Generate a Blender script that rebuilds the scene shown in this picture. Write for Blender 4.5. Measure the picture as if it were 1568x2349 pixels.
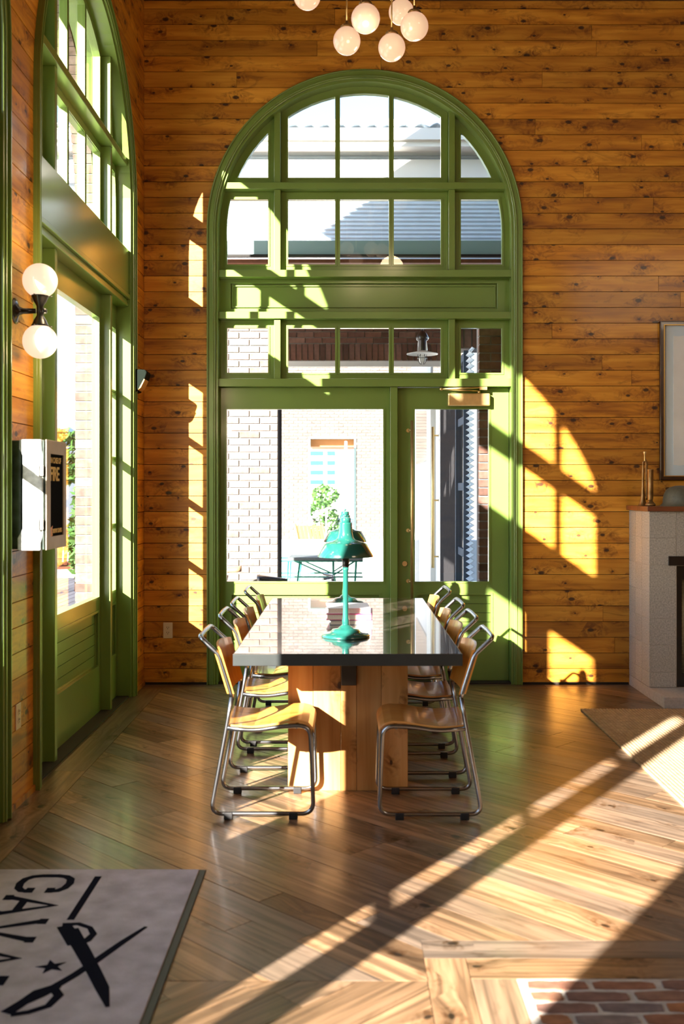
import bpy, math, random
from math import sin, cos, pi, sqrt, radians
from mathutils import Vector, Matrix
from mathutils.geometry import tessellate_polygon

random.seed(7)
SC = bpy.context.scene
COL = SC.collection
for _o in list(bpy.data.objects):
    bpy.data.objects.remove(_o, do_unlink=True)

# ------------------------------------------------------------------ camera
EYE = 1.52
F_PX = 2400.0
cam_d = bpy.data.cameras.new('camera')
cam = bpy.data.objects.new('camera', cam_d)
COL.objects.link(cam)
cam.location = (0, 0, EYE)
cam.rotation_euler = (radians(90), 0, 0)
cam_d.sensor_fit = 'AUTO'
cam_d.sensor_width = 36.0
cam_d.lens = F_PX / 2349.0 * 36.0
cam_d.shift_x = -11.0 / 2349.0
cam_d.shift_y = -50.5 / 2349.0
cam_d.clip_start = 0.05
cam_d.clip_end = 400
cam_d.dof.use_dof = True
cam_d.dof.focus_distance = 7.9
cam_d.dof.aperture_fstop = 2.8
SC.camera = cam

# ------------------------------------------------------------------ sky, sun, exposure
SUN_DIR = Vector((0.67, 1.0, -0.460)).normalized()       # the way the light travels
elev = math.asin(-SUN_DIR.z)
w = bpy.data.worlds.new('sky')
SC.world = w
w.use_nodes = True
nt = w.node_tree
nt.nodes.clear()
wo = nt.nodes.new('ShaderNodeOutputWorld')
bg = nt.nodes.new('ShaderNodeBackground')
sk = nt.nodes.new('ShaderNodeTexSky')
sk.sky_type = 'NISHITA'
sk.sun_disc = False
sk.sun_elevation = radians(32)
sk.sun_rotation = math.atan2(-SUN_DIR.x, -SUN_DIR.y)
sk.air_density = 1.0
sk.dust_density = 0.6
sk.ozone_density = 1.5
nt.links.new(sk.outputs[0], bg.inputs[0])
bg.inputs[1].default_value = 0.40
nt.links.new(bg.outputs[0], wo.inputs[0])

sd = bpy.data.lights.new('sun', 'SUN')
sd.energy = 31.0
sd.color = (1.0, 0.91, 0.80)
sd.angle = radians(0.55)
so = bpy.data.objects.new('sun', sd)
COL.objects.link(so)
so.rotation_euler = SUN_DIR.to_track_quat('-Z', 'Y').to_euler()
so.location = (-8, -10, 9)

def area_lamp(name, loc, size, energy, color, target, size_y=None):
    d = bpy.data.lights.new(name, 'AREA')
    d.energy = energy
    d.color = color
    d.size = size
    if size_y:
        d.shape = 'RECTANGLE'
        d.size_y = size_y
    o = bpy.data.objects.new(name, d)
    COL.objects.link(o)
    o.location = loc
    o.rotation_euler = (Vector(target) - Vector(loc)).to_track_quat('-Z', 'Y').to_euler()
    return o
# unseen warm fill lamp, added behind the camera to brighten the room
area_lamp('hall_fill_light', (4.7, -1.0, 5.1), 2.0, 70, (1.0, 0.80, 0.58), (1.4, 5.0, 1.2))

SC.view_settings.view_transform = 'Standard'
SC.view_settings.look = 'None'
SC.view_settings.exposure = 0.62
SC.view_settings.gamma = 1.0
SC.view_settings.use_curve_mapping = False
SC.cycles.max_bounces = 10
SC.cycles.diffuse_bounces = 5
SC.cycles.glossy_bounces = 4
SC.cycles.transparent_max_bounces = 16
SC.cycles.sample_clamp_indirect = 6.0
SC.cycles.caustics_reflective = False
SC.cycles.caustics_refractive = False
SC.cycles.use_denoising = True

# ------------------------------------------------------------------ materials
def _mat(name):
    m = bpy.data.materials.new(name)
    m.use_nodes = True
    t = m.node_tree
    b = t.nodes['Principled BSDF']
    return m, t, b

def plain(name, col, rough=0.5, metal=0.0, coat=0.0, vary=0.0, noise=0.0, nscale=8.0, bump=0.0, bscale=60.0, emit=None, estr=0.0, tex='Object', coat_rough=0.05, spec=0.5):
    m, t, b = _mat(name)
    N, L = t.nodes, t.links
    b.inputs['Base Color'].default_value = (*col, 1)
    b.inputs['Roughness'].default_value = rough
    b.inputs['Metallic'].default_value = metal
    b.inputs['Coat Weight'].default_value = coat
    b.inputs['Coat Roughness'].default_value = coat_rough
    b.inputs['Specular IOR Level'].default_value = spec
    if emit:
        b.inputs['Emission Color'].default_value = (*emit, 1)
        b.inputs['Emission Strength'].default_value = estr
    src = None
    if vary or noise or bump:
        tc = N.new('ShaderNodeTexCoord')
    if vary:
        oi = N.new('ShaderNodeObjectInfo')
        hsv = N.new('ShaderNodeHueSaturation')
        mr = N.new('ShaderNodeMapRange')
        mr.inputs['To Min'].default_value = 1 - vary
        mr.inputs['To Max'].default_value = 1 + vary
        L.new(oi.outputs['Random'], mr.inputs['Value'])
        L.new(mr.outputs[0], hsv.inputs['Value'])
        hsv.inputs['Color'].default_value = (*col, 1)
        src = hsv.outputs[0]
    if noise:
        nz = N.new('ShaderNodeTexNoise')
        nz.inputs['Scale'].default_value = nscale
        nz.inputs['Detail'].default_value = 6
        L.new(tc.outputs[tex], nz.inputs['Vector'])
        mr = N.new('ShaderNodeMapRange')
        mr.inputs['From Min'].default_value = 0.3
        mr.inputs['From Max'].default_value = 0.7
        mr.inputs['To Min'].default_value = 1 - noise
        mr.inputs['To Max'].default_value = 1 + noise
        L.new(nz.outputs['Fac'], mr.inputs['Value'])
        h2 = N.new('ShaderNodeHueSaturation')
        L.new(mr.outputs[0], h2.inputs['Value'])
        if src: L.new(src, h2.inputs['Color'])
        else: h2.inputs['Color'].default_value = (*col, 1)
        src = h2.outputs[0]
    if src: L.new(src, b.inputs['Base Color'])
    if bump:
        nb = N.new('ShaderNodeTexNoise')
        nb.inputs['Scale'].default_value = bscale
        nb.inputs['Detail'].default_value = 4
        L.new(tc.outputs[tex], nb.inputs['Vector'])
        bp = N.new('ShaderNodeBump')
        bp.inputs['Strength'].default_value = bump
        bp.inputs['Distance'].default_value = 0.01
        L.new(nb.outputs['Fac'], bp.inputs['Height'])
        L.new(bp.outputs[0], b.inputs['Normal'])
    return m

def wood(name, c_dark, c_mid, c_light, rough=0.4, coat=0.0, knots=1.0, grain=1.0, vary=0.2, stain=None, bump=0.15, smudge=0.0, broad=0.9, knot_col=(0.035, 0.012, 0.004)):
    """grain runs along local X of each plank; each object gets its own stretch of timber"""
    m, t, b = _mat(name)
    N, L = t.nodes, t.links
    b.inputs['Roughness'].default_value = rough
    b.inputs['Coat Weight'].default_value = coat
    b.inputs['Coat Roughness'].default_value = 0.12
    tc = N.new('ShaderNodeTexCoord')
    oi = N.new('ShaderNodeObjectInfo')
    off = N.new('ShaderNodeVectorMath'); off.operation = 'SCALE'
    cmb = N.new('ShaderNodeCombineXYZ')
    L.new(oi.outputs['Random'], cmb.inputs[0]); L.new(oi.outputs['Random'], cmb.inputs[1]); L.new(oi.outputs['Random'], cmb.inputs[2])
    L.new(cmb.outputs[0], off.inputs[0]); off.inputs['Scale'].default_value = 137.0
    add = N.new('ShaderNodeVectorMath'); add.operation = 'ADD'
    L.new(tc.outputs['Object'], add.inputs[0]); L.new(off.outputs[0], add.inputs[1])
    # knots
    mk = N.new('ShaderNodeMapping'); mk.inputs['Scale'].default_value = (4.3, 7.6, 0.01)
    L.new(add.outputs[0], mk.inputs['Vector'])
    vo = N.new('ShaderNodeTexVoronoi'); vo.voronoi_dimensions = '2D'; vo.inputs['Scale'].default_value = 1.0
    L.new(mk.outputs[0], vo.inputs['Vector'])
    sep = N.new('ShaderNodeSeparateColor'); L.new(vo.outputs['Color'], sep.inputs[0])
    gate = N.new('ShaderNodeMath'); gate.operation = 'GREATER_THAN'; gate.inputs[1].default_value = 1 - 0.55 * knots
    L.new(sep.outputs[0], gate.inputs[0])
    size = N.new('ShaderNodeMapRange'); size.inputs['To Min'].default_value = 0.03; size.inputs['To Max'].default_value = 0.11
    L.new(sep.outputs[1], size.inputs['Value'])
    rel = N.new('ShaderNodeMath'); rel.operation = 'DIVIDE'
    L.new(vo.outputs['Distance'], rel.inputs[0]); L.new(size.outputs[0], rel.inputs[1])
    km = N.new('ShaderNodeMapRange'); km.inputs['From Min'].default_value = 1.25; km.inputs['From Max'].default_value = 0.75
    L.new(rel.outputs[0], km.inputs['Value'])
    kmask = N.new('ShaderNodeMath'); kmask.operation = 'MULTIPLY'
    L.new(km.outputs[0], kmask.inputs[0]); L.new(gate.outputs[0], kmask.inputs[1])
    halo = N.new('ShaderNodeMapRange'); halo.inputs['From Min'].default_value = 7.5; halo.inputs['From Max'].default_value = 0.8
    L.new(rel.outputs[0], halo.inputs['Value'])
    hm = N.new('ShaderNodeMath'); hm.operation = 'MULTIPLY'
    L.new(halo.outputs[0], hm.inputs[0]); L.new(gate.outputs[0], hm.inputs[1])
    # grain bends round the knots
    gsep = N.new('ShaderNodeSeparateXYZ'); L.new(add.outputs[0], gsep.inputs[0])
    bend = N.new('ShaderNodeMath'); bend.operation = 'MULTIPLY'; bend.inputs[1].default_value = 0.035
    L.new(hm.outputs[0], bend.inputs[0])
    ya = N.new('ShaderNodeMath'); ya.operation = 'ADD'
    L.new(gsep.outputs[1], ya.inputs[0]); L.new(bend.outputs[0], ya.inputs[1])
    gc = N.new('ShaderNodeCombineXYZ')
    L.new(gsep.outputs[0], gc.inputs[0]); L.new(ya.outputs[0], gc.inputs[1]); L.new(gsep.outputs[2], gc.inputs[2])
    mg = N.new('ShaderNodeMapping'); mg.inputs['Scale'].default_value = (1.6, 34.0, 12.0)
    L.new(gc.outputs[0], mg.inputs['Vector'])
    ng = N.new('ShaderNodeTexNoise'); ng.inputs['Scale'].default_value = 1.0; ng.inputs['Detail'].default_value = 5; ng.inputs['Distortion'].default_value = 0.7
    L.new(mg.outputs[0], ng.inputs['Vector'])
    ml = N.new('ShaderNodeMapping'); ml.inputs['Scale'].default_value = (1.4, 9.0, 3.0)
    L.new(add.outputs[0], ml.inputs['Vector'])
    nl = N.new('ShaderNodeTexNoise'); nl.inputs['Scale'].default_value = 1.0; nl.inputs['Detail'].default_value = 3
    L.new(ml.outputs[0], nl.inputs['Vector'])
    mx = N.new('ShaderNodeMath'); mx.operation = 'MULTIPLY_ADD'; mx.inputs[1].default_value = 0.5 * grain
    L.new(ng.outputs['Fac'], mx.inputs[0])
    m2 = N.new('ShaderNodeMath'); m2.operation = 'MULTIPLY_ADD'; m2.inputs[1].default_value = broad; m2.inputs[2].default_value = (0.9 - broad) * .5
    L.new(nl.outputs['Fac'], m2.inputs[0]); L.new(m2.outputs[0], mx.inputs[2])
    cr = N.new('ShaderNodeValToRGB')
    e = cr.color_ramp.elements
    e[0].position = 0.45; e[0].color = (*c_dark, 1)
    e[1].position = 0.92; e[1].color = (*c_light, 1)
    em = e.new(0.66); em.color = (*c_mid, 1)
    L.new(mx.outputs[0], cr.inputs[0])
    # each board its own tone
    hsv = N.new('ShaderNodeHueSaturation')
    mr = N.new('ShaderNodeMapRange'); mr.inputs['To Min'].default_value = 1 - vary; mr.inputs['To Max'].default_value = 1 + vary
    L.new(oi.outputs['Random'], mr.inputs['Value']); L.new(mr.outputs[0], hsv.inputs['Value'])
    L.new(cr.outputs[0], hsv.inputs['Color'])
    col = hsv.outputs[0]
    if stain:
        wn = N.new('ShaderNodeTexWhiteNoise'); wn.noise_dimensions = '1D'
        L.new(oi.outputs['Random'], wn.inputs['W'])
        sm = N.new('ShaderNodeMapRange'); sm.inputs['From Min'].default_value = 0.45; sm.inputs['From Max'].default_value = 0.95; sm.inputs['To Max'].default_value = 0.85
        L.new(wn.outputs['Value'], sm.inputs['Value'])
        mxs = N.new('ShaderNodeMix'); mxs.data_type = 'RGBA'
        L.new(sm.outputs[0], mxs.inputs['Factor']); L.new(col, mxs.inputs['A']); mxs.inputs['B'].default_value = (*stain, 1)
        # keep the grain over the stain
        mm = N.new('ShaderNodeMix'); mm.data_type = 'RGBA'; mm.blend_type = 'MULTIPLY'; mm.inputs['Factor'].default_value = 0.8
        gr = N.new('ShaderNodeMapRange'); gr.inputs['From Min'].default_value = 0.35; gr.inputs['From Max'].default_value = 0.62; gr.inputs['To Min'].default_value = 0.45; gr.inputs['To Max'].default_value = 1.15
        L.new(ng.outputs['Fac'], gr.inputs['Value'])
        L.new(mxs.outputs['Result'], mm.inputs['A']); L.new(gr.outputs[0], mm.inputs['B'])
        col = mm.outputs['Result']
    halo_mix = N.new('ShaderNodeMix'); halo_mix.data_type = 'RGBA'; halo_mix.blend_type = 'MULTIPLY'
    hn = N.new('ShaderNodeTexNoise'); hn.inputs['Scale'].default_value = 16.0; hn.inputs['Detail'].default_value = 5; hn.inputs['Distortion'].default_value = 2.0
    L.new(add.outputs[0], hn.inputs['Vector'])
    hr = N.new('ShaderNodeMapRange'); hr.inputs['From Min'].default_value = 0.42; hr.inputs['From Max'].default_value = 0.68; hr.inputs['To Min'].default_value = 0.15; hr.inputs['To Max'].default_value = 1.2
    L.new(hn.outputs['Fac'], hr.inputs['Value'])
    hf = N.new('ShaderNodeMath'); hf.operation = 'MULTIPLY'; hf.use_clamp = True
    L.new(hm.outputs[0], hf.inputs[0]); L.new(hr.outputs[0], hf.inputs[1]); L.new(hf.outputs[0], halo_mix.inputs['Factor'])
    L.new(col, halo_mix.inputs['A']); halo_mix.inputs['B'].default_value = (0.36, 0.25, 0.15, 1)
    kmx = N.new('ShaderNodeMix'); kmx.data_type = 'RGBA'
    kf = N.new('ShaderNodeMath'); kf.operation = 'MULTIPLY'; kf.inputs[1].default_value = 0.92
    L.new(kmask.outputs[0], kf.inputs[0])
    L.new(kf.outputs[0], kmx.inputs['Factor']); L.new(halo_mix.outputs['Result'], kmx.inputs['A']); kmx.inputs['B'].default_value = (*knot_col, 1)
    fin = kmx.outputs['Result']
    if smudge:
        ms_ = N.new('ShaderNodeMapping'); ms_.inputs['Scale'].default_value = (3.2, 8.0, 3.0)
        L.new(add.outputs[0], ms_.inputs['Vector'])
        ns = N.new('ShaderNodeTexNoise'); ns.inputs['Scale'].default_value = 1.0; ns.inputs['Detail'].default_value = 7; ns.inputs['Roughness'].default_value = 0.65; ns.inputs['Distortion'].default_value = 1.5
        L.new(ms_.outputs[0], ns.inputs['Vector'])
        sr = N.new('ShaderNodeMapRange'); sr.inputs['From Min'].default_value = 0.56; sr.inputs['From Max'].default_value = 0.74; sr.inputs['To Max'].default_value = smudge
        L.new(ns.outputs['Fac'], sr.inputs['Value'])
        sx_ = N.new('ShaderNodeMix'); sx_.data_type = 'RGBA'; sx_.blend_type = 'MULTIPLY'
        L.new(sr.outputs[0], sx_.inputs['Factor']); L.new(fin, sx_.inputs['A']); sx_.inputs['B'].default_value = (0.30, 0.20, 0.14, 1)
        fin = sx_.outputs['Result']
    L.new(fin, b.inputs['Base Color'])
    bp = N.new('ShaderNodeBump'); bp.inputs['Strength'].default_value = bump; bp.inputs['Distance'].default_value = 0.004
    L.new(ng.outputs['Fac'], bp.inputs['Height']); L.new(bp.outputs[0], b.inputs['Normal'])
    rr = N.new('ShaderNodeMapRange'); rr.inputs['To Min'].default_value = rough * 0.75; rr.inputs['To Max'].default_value = rough * 1.35
    L.new(nl.outputs['Fac'], rr.inputs['Value']); L.new(rr.outputs[0], b.inputs['Roughness'])
    return m

def glass_mat(name, tint=(1, 1, 1), ior=1.5, rough=0.0, boost=1.0):
    m = bpy.data.materials.new(name)
    m.use_nodes = True
    t = m.node_tree; N, L = t.nodes, t.links
    N.clear()
    out = N.new('ShaderNodeOutputMaterial')
    mix = N.new('ShaderNodeMixShader')
    tr = N.new('ShaderNodeBsdfTransparent'); tr.inputs[0].default_value = (*tint, 1)
    gl = N.new('ShaderNodeBsdfGlossy'); gl.inputs['Roughness'].default_value = rough
    lw = N.new('ShaderNodeLayerWeight')
    pw = N.new('ShaderNodeMath'); pw.operation = 'POWER'; pw.inputs[1].default_value = 5.0
    L.new(lw.outputs['Facing'], pw.inputs[0])
    mu = N.new('ShaderNodeMath'); mu.operation = 'MULTIPLY_ADD'; mu.inputs[1].default_value = 0.9; mu.inputs[2].default_value = 0.035 * boost
    L.new(pw.outputs[0], mu.inputs[0]); L.new(mu.outputs[0], mix.inputs[0])
    L.new(tr.outputs[0], mix.inputs[1]); L.new(gl.outputs[0], mix.inputs[2])
    L.new(mix.outputs[0], out.inputs[0])
    return m

def brick_mat(name, cols, island=False, rough=0.85):
    m, t, b = _mat(name)
    N, L = t.nodes, t.links
    b.inputs['Roughness'].default_value = rough
    if island:
        g = N.new('ShaderNodeNewGeometry'); rnd = g.outputs['Random Per Island']
    else:
        oi = N.new('ShaderNodeObjectInfo'); rnd = oi.outputs['Random']
    cr = N.new('ShaderNodeValToRGB'); cr.color_ramp.interpolation = 'LINEAR'
    e = cr.color_ramp.elements
    e[0].position = 0; e[0].color = (*cols[0], 1)
    e[1].position = 1; e[1].color = (*cols[-1], 1)
    for k, c in enumerate(cols[1:-1]):
        x = e.new((k + 1) / (len(cols) - 1)); x.color = (*c, 1)
    L.new(rnd, cr.inputs[0])
    tc = N.new('ShaderNodeTexCoord')
    nz = N.new('ShaderNodeTexNoise'); nz.inputs['Scale'].default_value = 18; nz.inputs['Detail'].default_value = 6
    L.new(tc.outputs['Object'], nz.inputs['Vector'])
    mr = N.new('ShaderNodeMapRange'); mr.inputs['From Min'].default_value = .3; mr.inputs['From Max'].default_value = .7; mr.inputs['To Min'].default_value = 0.7; mr.inputs['To Max'].default_value = 1.25
    L.new(nz.outputs['Fac'], mr.inputs['Value'])
    h = N.new('ShaderNodeHueSaturation'); L.new(cr.outputs[0], h.inputs['Color']); L.new(mr.outputs[0], h.inputs['Value'])
    L.new(h.outputs[0], b.inputs['Base Color'])
    bp = N.new('ShaderNodeBump'); bp.inputs['Strength'].default_value = 0.4; bp.inputs['Distance'].default_value = 0.01
    L.new(nz.outputs['Fac'], bp.inputs['Height']); L.new(bp.outputs[0], b.inputs['Normal'])
    return m

def opal(name, col, strength, rim=(1.0, 0.45, 0.35)):
    m = bpy.data.materials.new(name); m.use_nodes = True
    t = m.node_tree; N, L = t.nodes, t.links
    b = N['Principled BSDF']
    b.inputs['Base Color'].default_value = (0.25, 0.23, 0.2, 1)
    b.inputs['Roughness'].default_value = 0.12
    lw = N.new('ShaderNodeLayerWeight'); lw.inputs[0].default_value = 0.12
    mx = N.new('ShaderNodeMix'); mx.data_type = 'RGBA'
    mx.inputs['A'].default_value = (*col, 1); mx.inputs['B'].default_value = (*rim, 1)
    L.new(lw.outputs['Facing'], mx.inputs['Factor'])
    L.new(mx.outputs['Result'], b.inputs['Emission Color'])
    b.inputs['Emission Strength'].default_value = strength
    return m

M = {}
M['pine'] = wood('knotty_pine', (0.27, 0.085, 0.004), (0.57, 0.225, 0.016), (0.78, 0.375, 0.042), rough=0.50, coat=0.2, knots=1.3, vary=0.2, smudge=0.75)
M['pine_gap'] = plain('wall_backing', (0.05, 0.02, 0.006), 0.8)
M['green'] = plain('green_gloss_paint', (0.175, 0.270, 0.060), 0.30, coat=0.35, noise=0.06, nscale=3, coat_rough=0.15)
M['floor'] = wood('reclaimed_oak_floor', (0.110, 0.064, 0.033), (0.265, 0.160, 0.086), (0.38, 0.245, 0.145), rough=0.33, coat=0.12, knots=0.5, grain=0.75, vary=0.45, smudge=0.7, broad=0.4, stain=(0.180, 0.142, 0.112), bump=0.35, knot_col=(0.012, 0.008, 0.005))
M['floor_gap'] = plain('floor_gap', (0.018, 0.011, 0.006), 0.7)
M['ceiling'] = plain('ceiling_boards', (0.10, 0.045, 0.018), 0.7, noise=0.2)
M['glass'] = glass_mat('window_glass')
M['dark_steel'] = plain('dark_steel', (0.030, 0.036, 0.036), 0.42, metal=0.3, noise=0.1)
M['chrome'] = plain('chrome_tube', (0.36, 0.38, 0.41), 0.27, metal=1.0)
M['brass'] = plain('brushed_brass', (0.84, 0.62, 0.28), 0.34, metal=0.85, noise=0.08, nscale=30)
M['old_brass'] = plain('aged_brass', (0.36, 0.22, 0.09), 0.42, metal=0.9, noise=0.35, nscale=14)
M['black'] = plain('black_metal', (0.012, 0.012, 0.012), 0.3, coat=0.5)
M['rubber'] = plain('black_rubber', (0.012, 0.012, 0.013), 0.6)
M['ply'] = wood('chair_plywood', (0.42, 0.15, 0.025), (0.60, 0.25, 0.045), (0.72, 0.36, 0.09), rough=0.3, coat=0.4, knots=0.0, vary=0.08, bump=0.04)
M['timber'] = wood('pedestal_timber', (0.40, 0.17, 0.045), (0.58, 0.29, 0.085), (0.70, 0.40, 0.15), rough=0.45, coat=0.1, knots=0.35, vary=0.16, bump=0.1)
M['enamel'] = plain('teal_enamel', (0.012, 0.100, 0.082), 0.16, coat=1.0, noise=0.1)
M['white_in'] = plain('lamp_inner_white', (0.7, 0.7, 0.66), 0.4)
M['concrete'] = plain('concrete_block', (0.46, 0.45, 0.41), 0.85, noise=0.28, nscale=90, bump=0.3, bscale=180, vary=0.07)
M['joint'] = plain('block_joint', (0.50, 0.48, 0.43), 0.9, noise=0.1, nscale=40)
M['hearth'] = plain('hearth_slab', (0.48, 0.46, 0.44), 0.7, noise=0.15, nscale=50, bump=0.1)
M['mantel'] = wood('mantel_wood', (0.10, 0.03, 0.012), (0.20, 0.06, 0.022), (0.30, 0.10, 0.035), rough=0.35, coat=0.3, knots=0.0, vary=0.05)
M['frame_wood'] = plain('dark_frame_wood', (0.055, 0.022, 0.010), 0.3, coat=0.5, noise=0.25, nscale=20)
M['gilt'] = plain('gilt_bead', (0.55, 0.34, 0.08), 0.35, metal=0.8)
M['matboard'] = plain('pale_blue_mat_board', (0.70, 0.86, 0.98), 0.8)
M['paper'] = plain('off_white_paper', (0.88, 0.93, 0.95), 0.85, noise=0.04, nscale=6)
M['helmet'] = plain('olive_steel', (0.115, 0.115, 0.080), 0.55, noise=0.15, nscale=50, bump=0.1, bscale=200)
M['outlet'] = plain('outlet_plastic', (0.80, 0.72, 0.60), 0.35)
M['slot'] = plain('dark_slot', (0.02, 0.015, 0.01), 0.6)
M['globe'] = opal('opal_globe_lit', (1.0, 0.80, 0.56), 0.64)
M['globe2'] = opal('opal_globe_lit_soft', (1.0, 0.64, 0.38), 0.50, rim=(0.9, 0.30, 0.25))
M['jute'] = plain('jute_weave', (0.40, 0.28, 0.16), 0.9, noise=0.2, nscale=25, bump=0.3, bscale=120)
M['rug_grey'] = plain('grey_mat_pile', (0.56, 0.52, 0.58), 0.95, noise=0.22, nscale=10, bump=0.5, bscale=260)
M['rug_edge'] = plain('mat_rubber_edge', (0.085, 0.095, 0.078), 0.75)
M['ink'] = plain('mat_black_print', (0.012, 0.013, 0.022), 0.9)
M['old_brick'] = brick_mat('reclaimed_brick', [(0.13, 0.085, 0.085), (0.30, 0.12, 0.055), (0.17, 0.10, 0.085), (0.36, 0.15, 0.06), (0.16, 0.12, 0.115), (0.22, 0.17, 0.15)])
M['mortar'] = plain('pale_mortar', (0.50, 0.47, 0.42), 0.9, noise=0.2, nscale=30, bump=0.4, bscale=90)
M['out_brick'] = brick_mat('courtyard_brick', [(0.115, 0.080, 0.068), (0.165, 0.125, 0.105), (0.135, 0.100, 0.085), (0.190, 0.150, 0.130), (0.150, 0.110, 0.092)])
M['out_brick_dark'] = brick_mat('porch_brick', [(0.07, 0.035, 0.025), (0.17, 0.08, 0.055), (0.11, 0.055, 0.04), (0.22, 0.12, 0.09)])
M['out_brick_far'] = brick_mat('far_brick', [(0.095, 0.078, 0.066), (0.130, 0.112, 0.098), (0.108, 0.090, 0.076), (0.150, 0.130, 0.115)], island=True)
M['out_mortar'] = plain('courtyard_mortar', (0.26, 0.25, 0.235), 0.9)
M['siding'] = plain('corrugated_steel', (0.55, 0.66, 0.76), 0.45, noise=0.05)
M['fascia'] = plain('grey_green_fascia', (0.24, 0.34, 0.32), 0.6)
M['white_paint'] = plain('white_paint', (0.78, 0.79, 0.77), 0.6)
M['blue_grey'] = plain('blue_grey_frame', (0.07, 0.10, 0.145), 0.8, spec=0.2)
M['charcoal'] = plain('charcoal_panel', (0.035, 0.035, 0.038), 0.9, spec=0.1, noise=0.2, nscale=20)
M['ground'] = plain('pale_paving', (0.62, 0.60, 0.55), 0.9, noise=0.1, nscale=3)
M['leaf'] = plain('leaf_green', (0.055, 0.150, 0.025), 0.6, vary=0.3, noise=0.5, nscale=4)
M['bark'] = plain('bark', (0.05, 0.035, 0.025), 0.9, noise=0.3)
M['garden_green'] = plain('green_table_frame', (0.01, 0.20, 0.13), 0.4)
M['slate'] = plain('slate_top', (0.10, 0.12, 0.12), 0.6, noise=0.3, nscale=60)
M['redwood'] = plain('red_brown_wood', (0.15, 0.05, 0.025), 0.6, noise=0.2, nscale=20)
M['orange_wood'] = plain('orange_wood', (0.55, 0.22, 0.07), 0.6)
M['deck'] = plain('grey_deck', (0.10, 0.11, 0.14), 0.8, vary=0.2, noise=0.1)
M['out_white_wall'] = plain('white_render', (0.60, 0.62, 0.64), 0.8)
M['dark_glass'] = plain('dark_window', (0.02, 0.03, 0.04), 0.08)
M['tan'] = plain('tan_leather', (0.30, 0.17, 0.09), 0.35, coat=0.5)
M['cast_white'] = plain('worn_white_enamel', (0.50, 0.52, 0.50), 0.5, noise=0.35, nscale=30)
M['cast_dark'] = plain('worn_dark_green_and_shade', (0.035, 0.055, 0.045), 0.45, noise=0.5, nscale=22)  # dark green rim enamel; on the back box the colour stands for shade
M['cast_beige'] = plain('aged_beige_panel', (0.40, 0.33, 0.24), 0.5, noise=0.12, nscale=9)
M['letter'] = plain('pale_gold_lettering', (0.80, 0.62, 0.30), 0.7, spec=0.1)
M['hose'] = plain('dark_hose', (0.012, 0.014, 0.018), 0.7, spec=0.03)
M['black_shell'] = plain('black_light_housing', (0.010, 0.014, 0.011), 0.25, spec=0.12)
M['orange'] = plain('orange_paint', (0.75, 0.30, 0.06), 0.5)
M['book_white'] = plain('white_book_cover', (0.72, 0.70, 0.72), 0.4)
M['book_pink'] = plain('magenta_book_cover', (0.50, 0.05, 0.16), 0.4)
M['book_grey'] = plain('grey_book_cover', (0.18, 0.19, 0.21), 0.5)
M['pages'] = plain('book_pages', (0.66, 0.60, 0.50), 0.9, noise=0.1, nscale=200)
M['clear_lens'] = glass_mat('clear_lens', (0.95, 0.9, 0.8), boost=1.5)
M['filament'] = plain('lamp_reflector', (0.45, 0.22, 0.07), 0.6)
M['box_glass'] = glass_mat('box_glass', (0.9, 0.95, 1.0), boost=1.2)
M['chain'] = plain('firescreen_mesh', (0.42, 0.38, 0.24), 0.4, metal=0.8)

for _k in ('hose', 'ink', 'black_shell', 'letter', 'charcoal'):
    M[_k].node_tree.nodes['Principled BSDF'].inputs['IOR'].default_value = 1.06

def table_top_mat():
    m, t, b = _mat('polished_table_top')
    N, L = t.nodes, t.links
    tc = N.new('ShaderNodeTexCoord')
    mp = N.new('ShaderNodeMapping'); mp.inputs['Scale'].default_value = (4.0, 0.8, 1)
    L.new(tc.outputs['Object'], mp.inputs[0])
    nz = N.new('ShaderNodeTexNoise'); nz.inputs['Scale'].default_value = 3; nz.inputs['Detail'].default_value = 6; nz.inputs['Distortion'].default_value = 1.2
    L.new(mp.outputs[0], nz.inputs['Vector'])
    cr = N.new('ShaderNodeValToRGB')
    e = cr.color_ramp.elements
    e[0].position = .38; e[0].color = (0.035, 0.028, 0.024, 1)
    e[1].position = .66; e[1].color = (0.13, 0.10, 0.08, 1)
    L.new(nz.outputs['Fac'], cr.inputs[0]); L.new(cr.outputs[0], b.inputs['Base Color'])
    b.inputs['Roughness'].default_value = 0.18
    b.inputs['Coat Weight'].default_value = 1.0
    b.inputs['Coat Roughness'].default_value = 0.015
    b.inputs['Coat IOR'].default_value = 1.8
    return m
M['table_top'] = table_top_mat()

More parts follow.
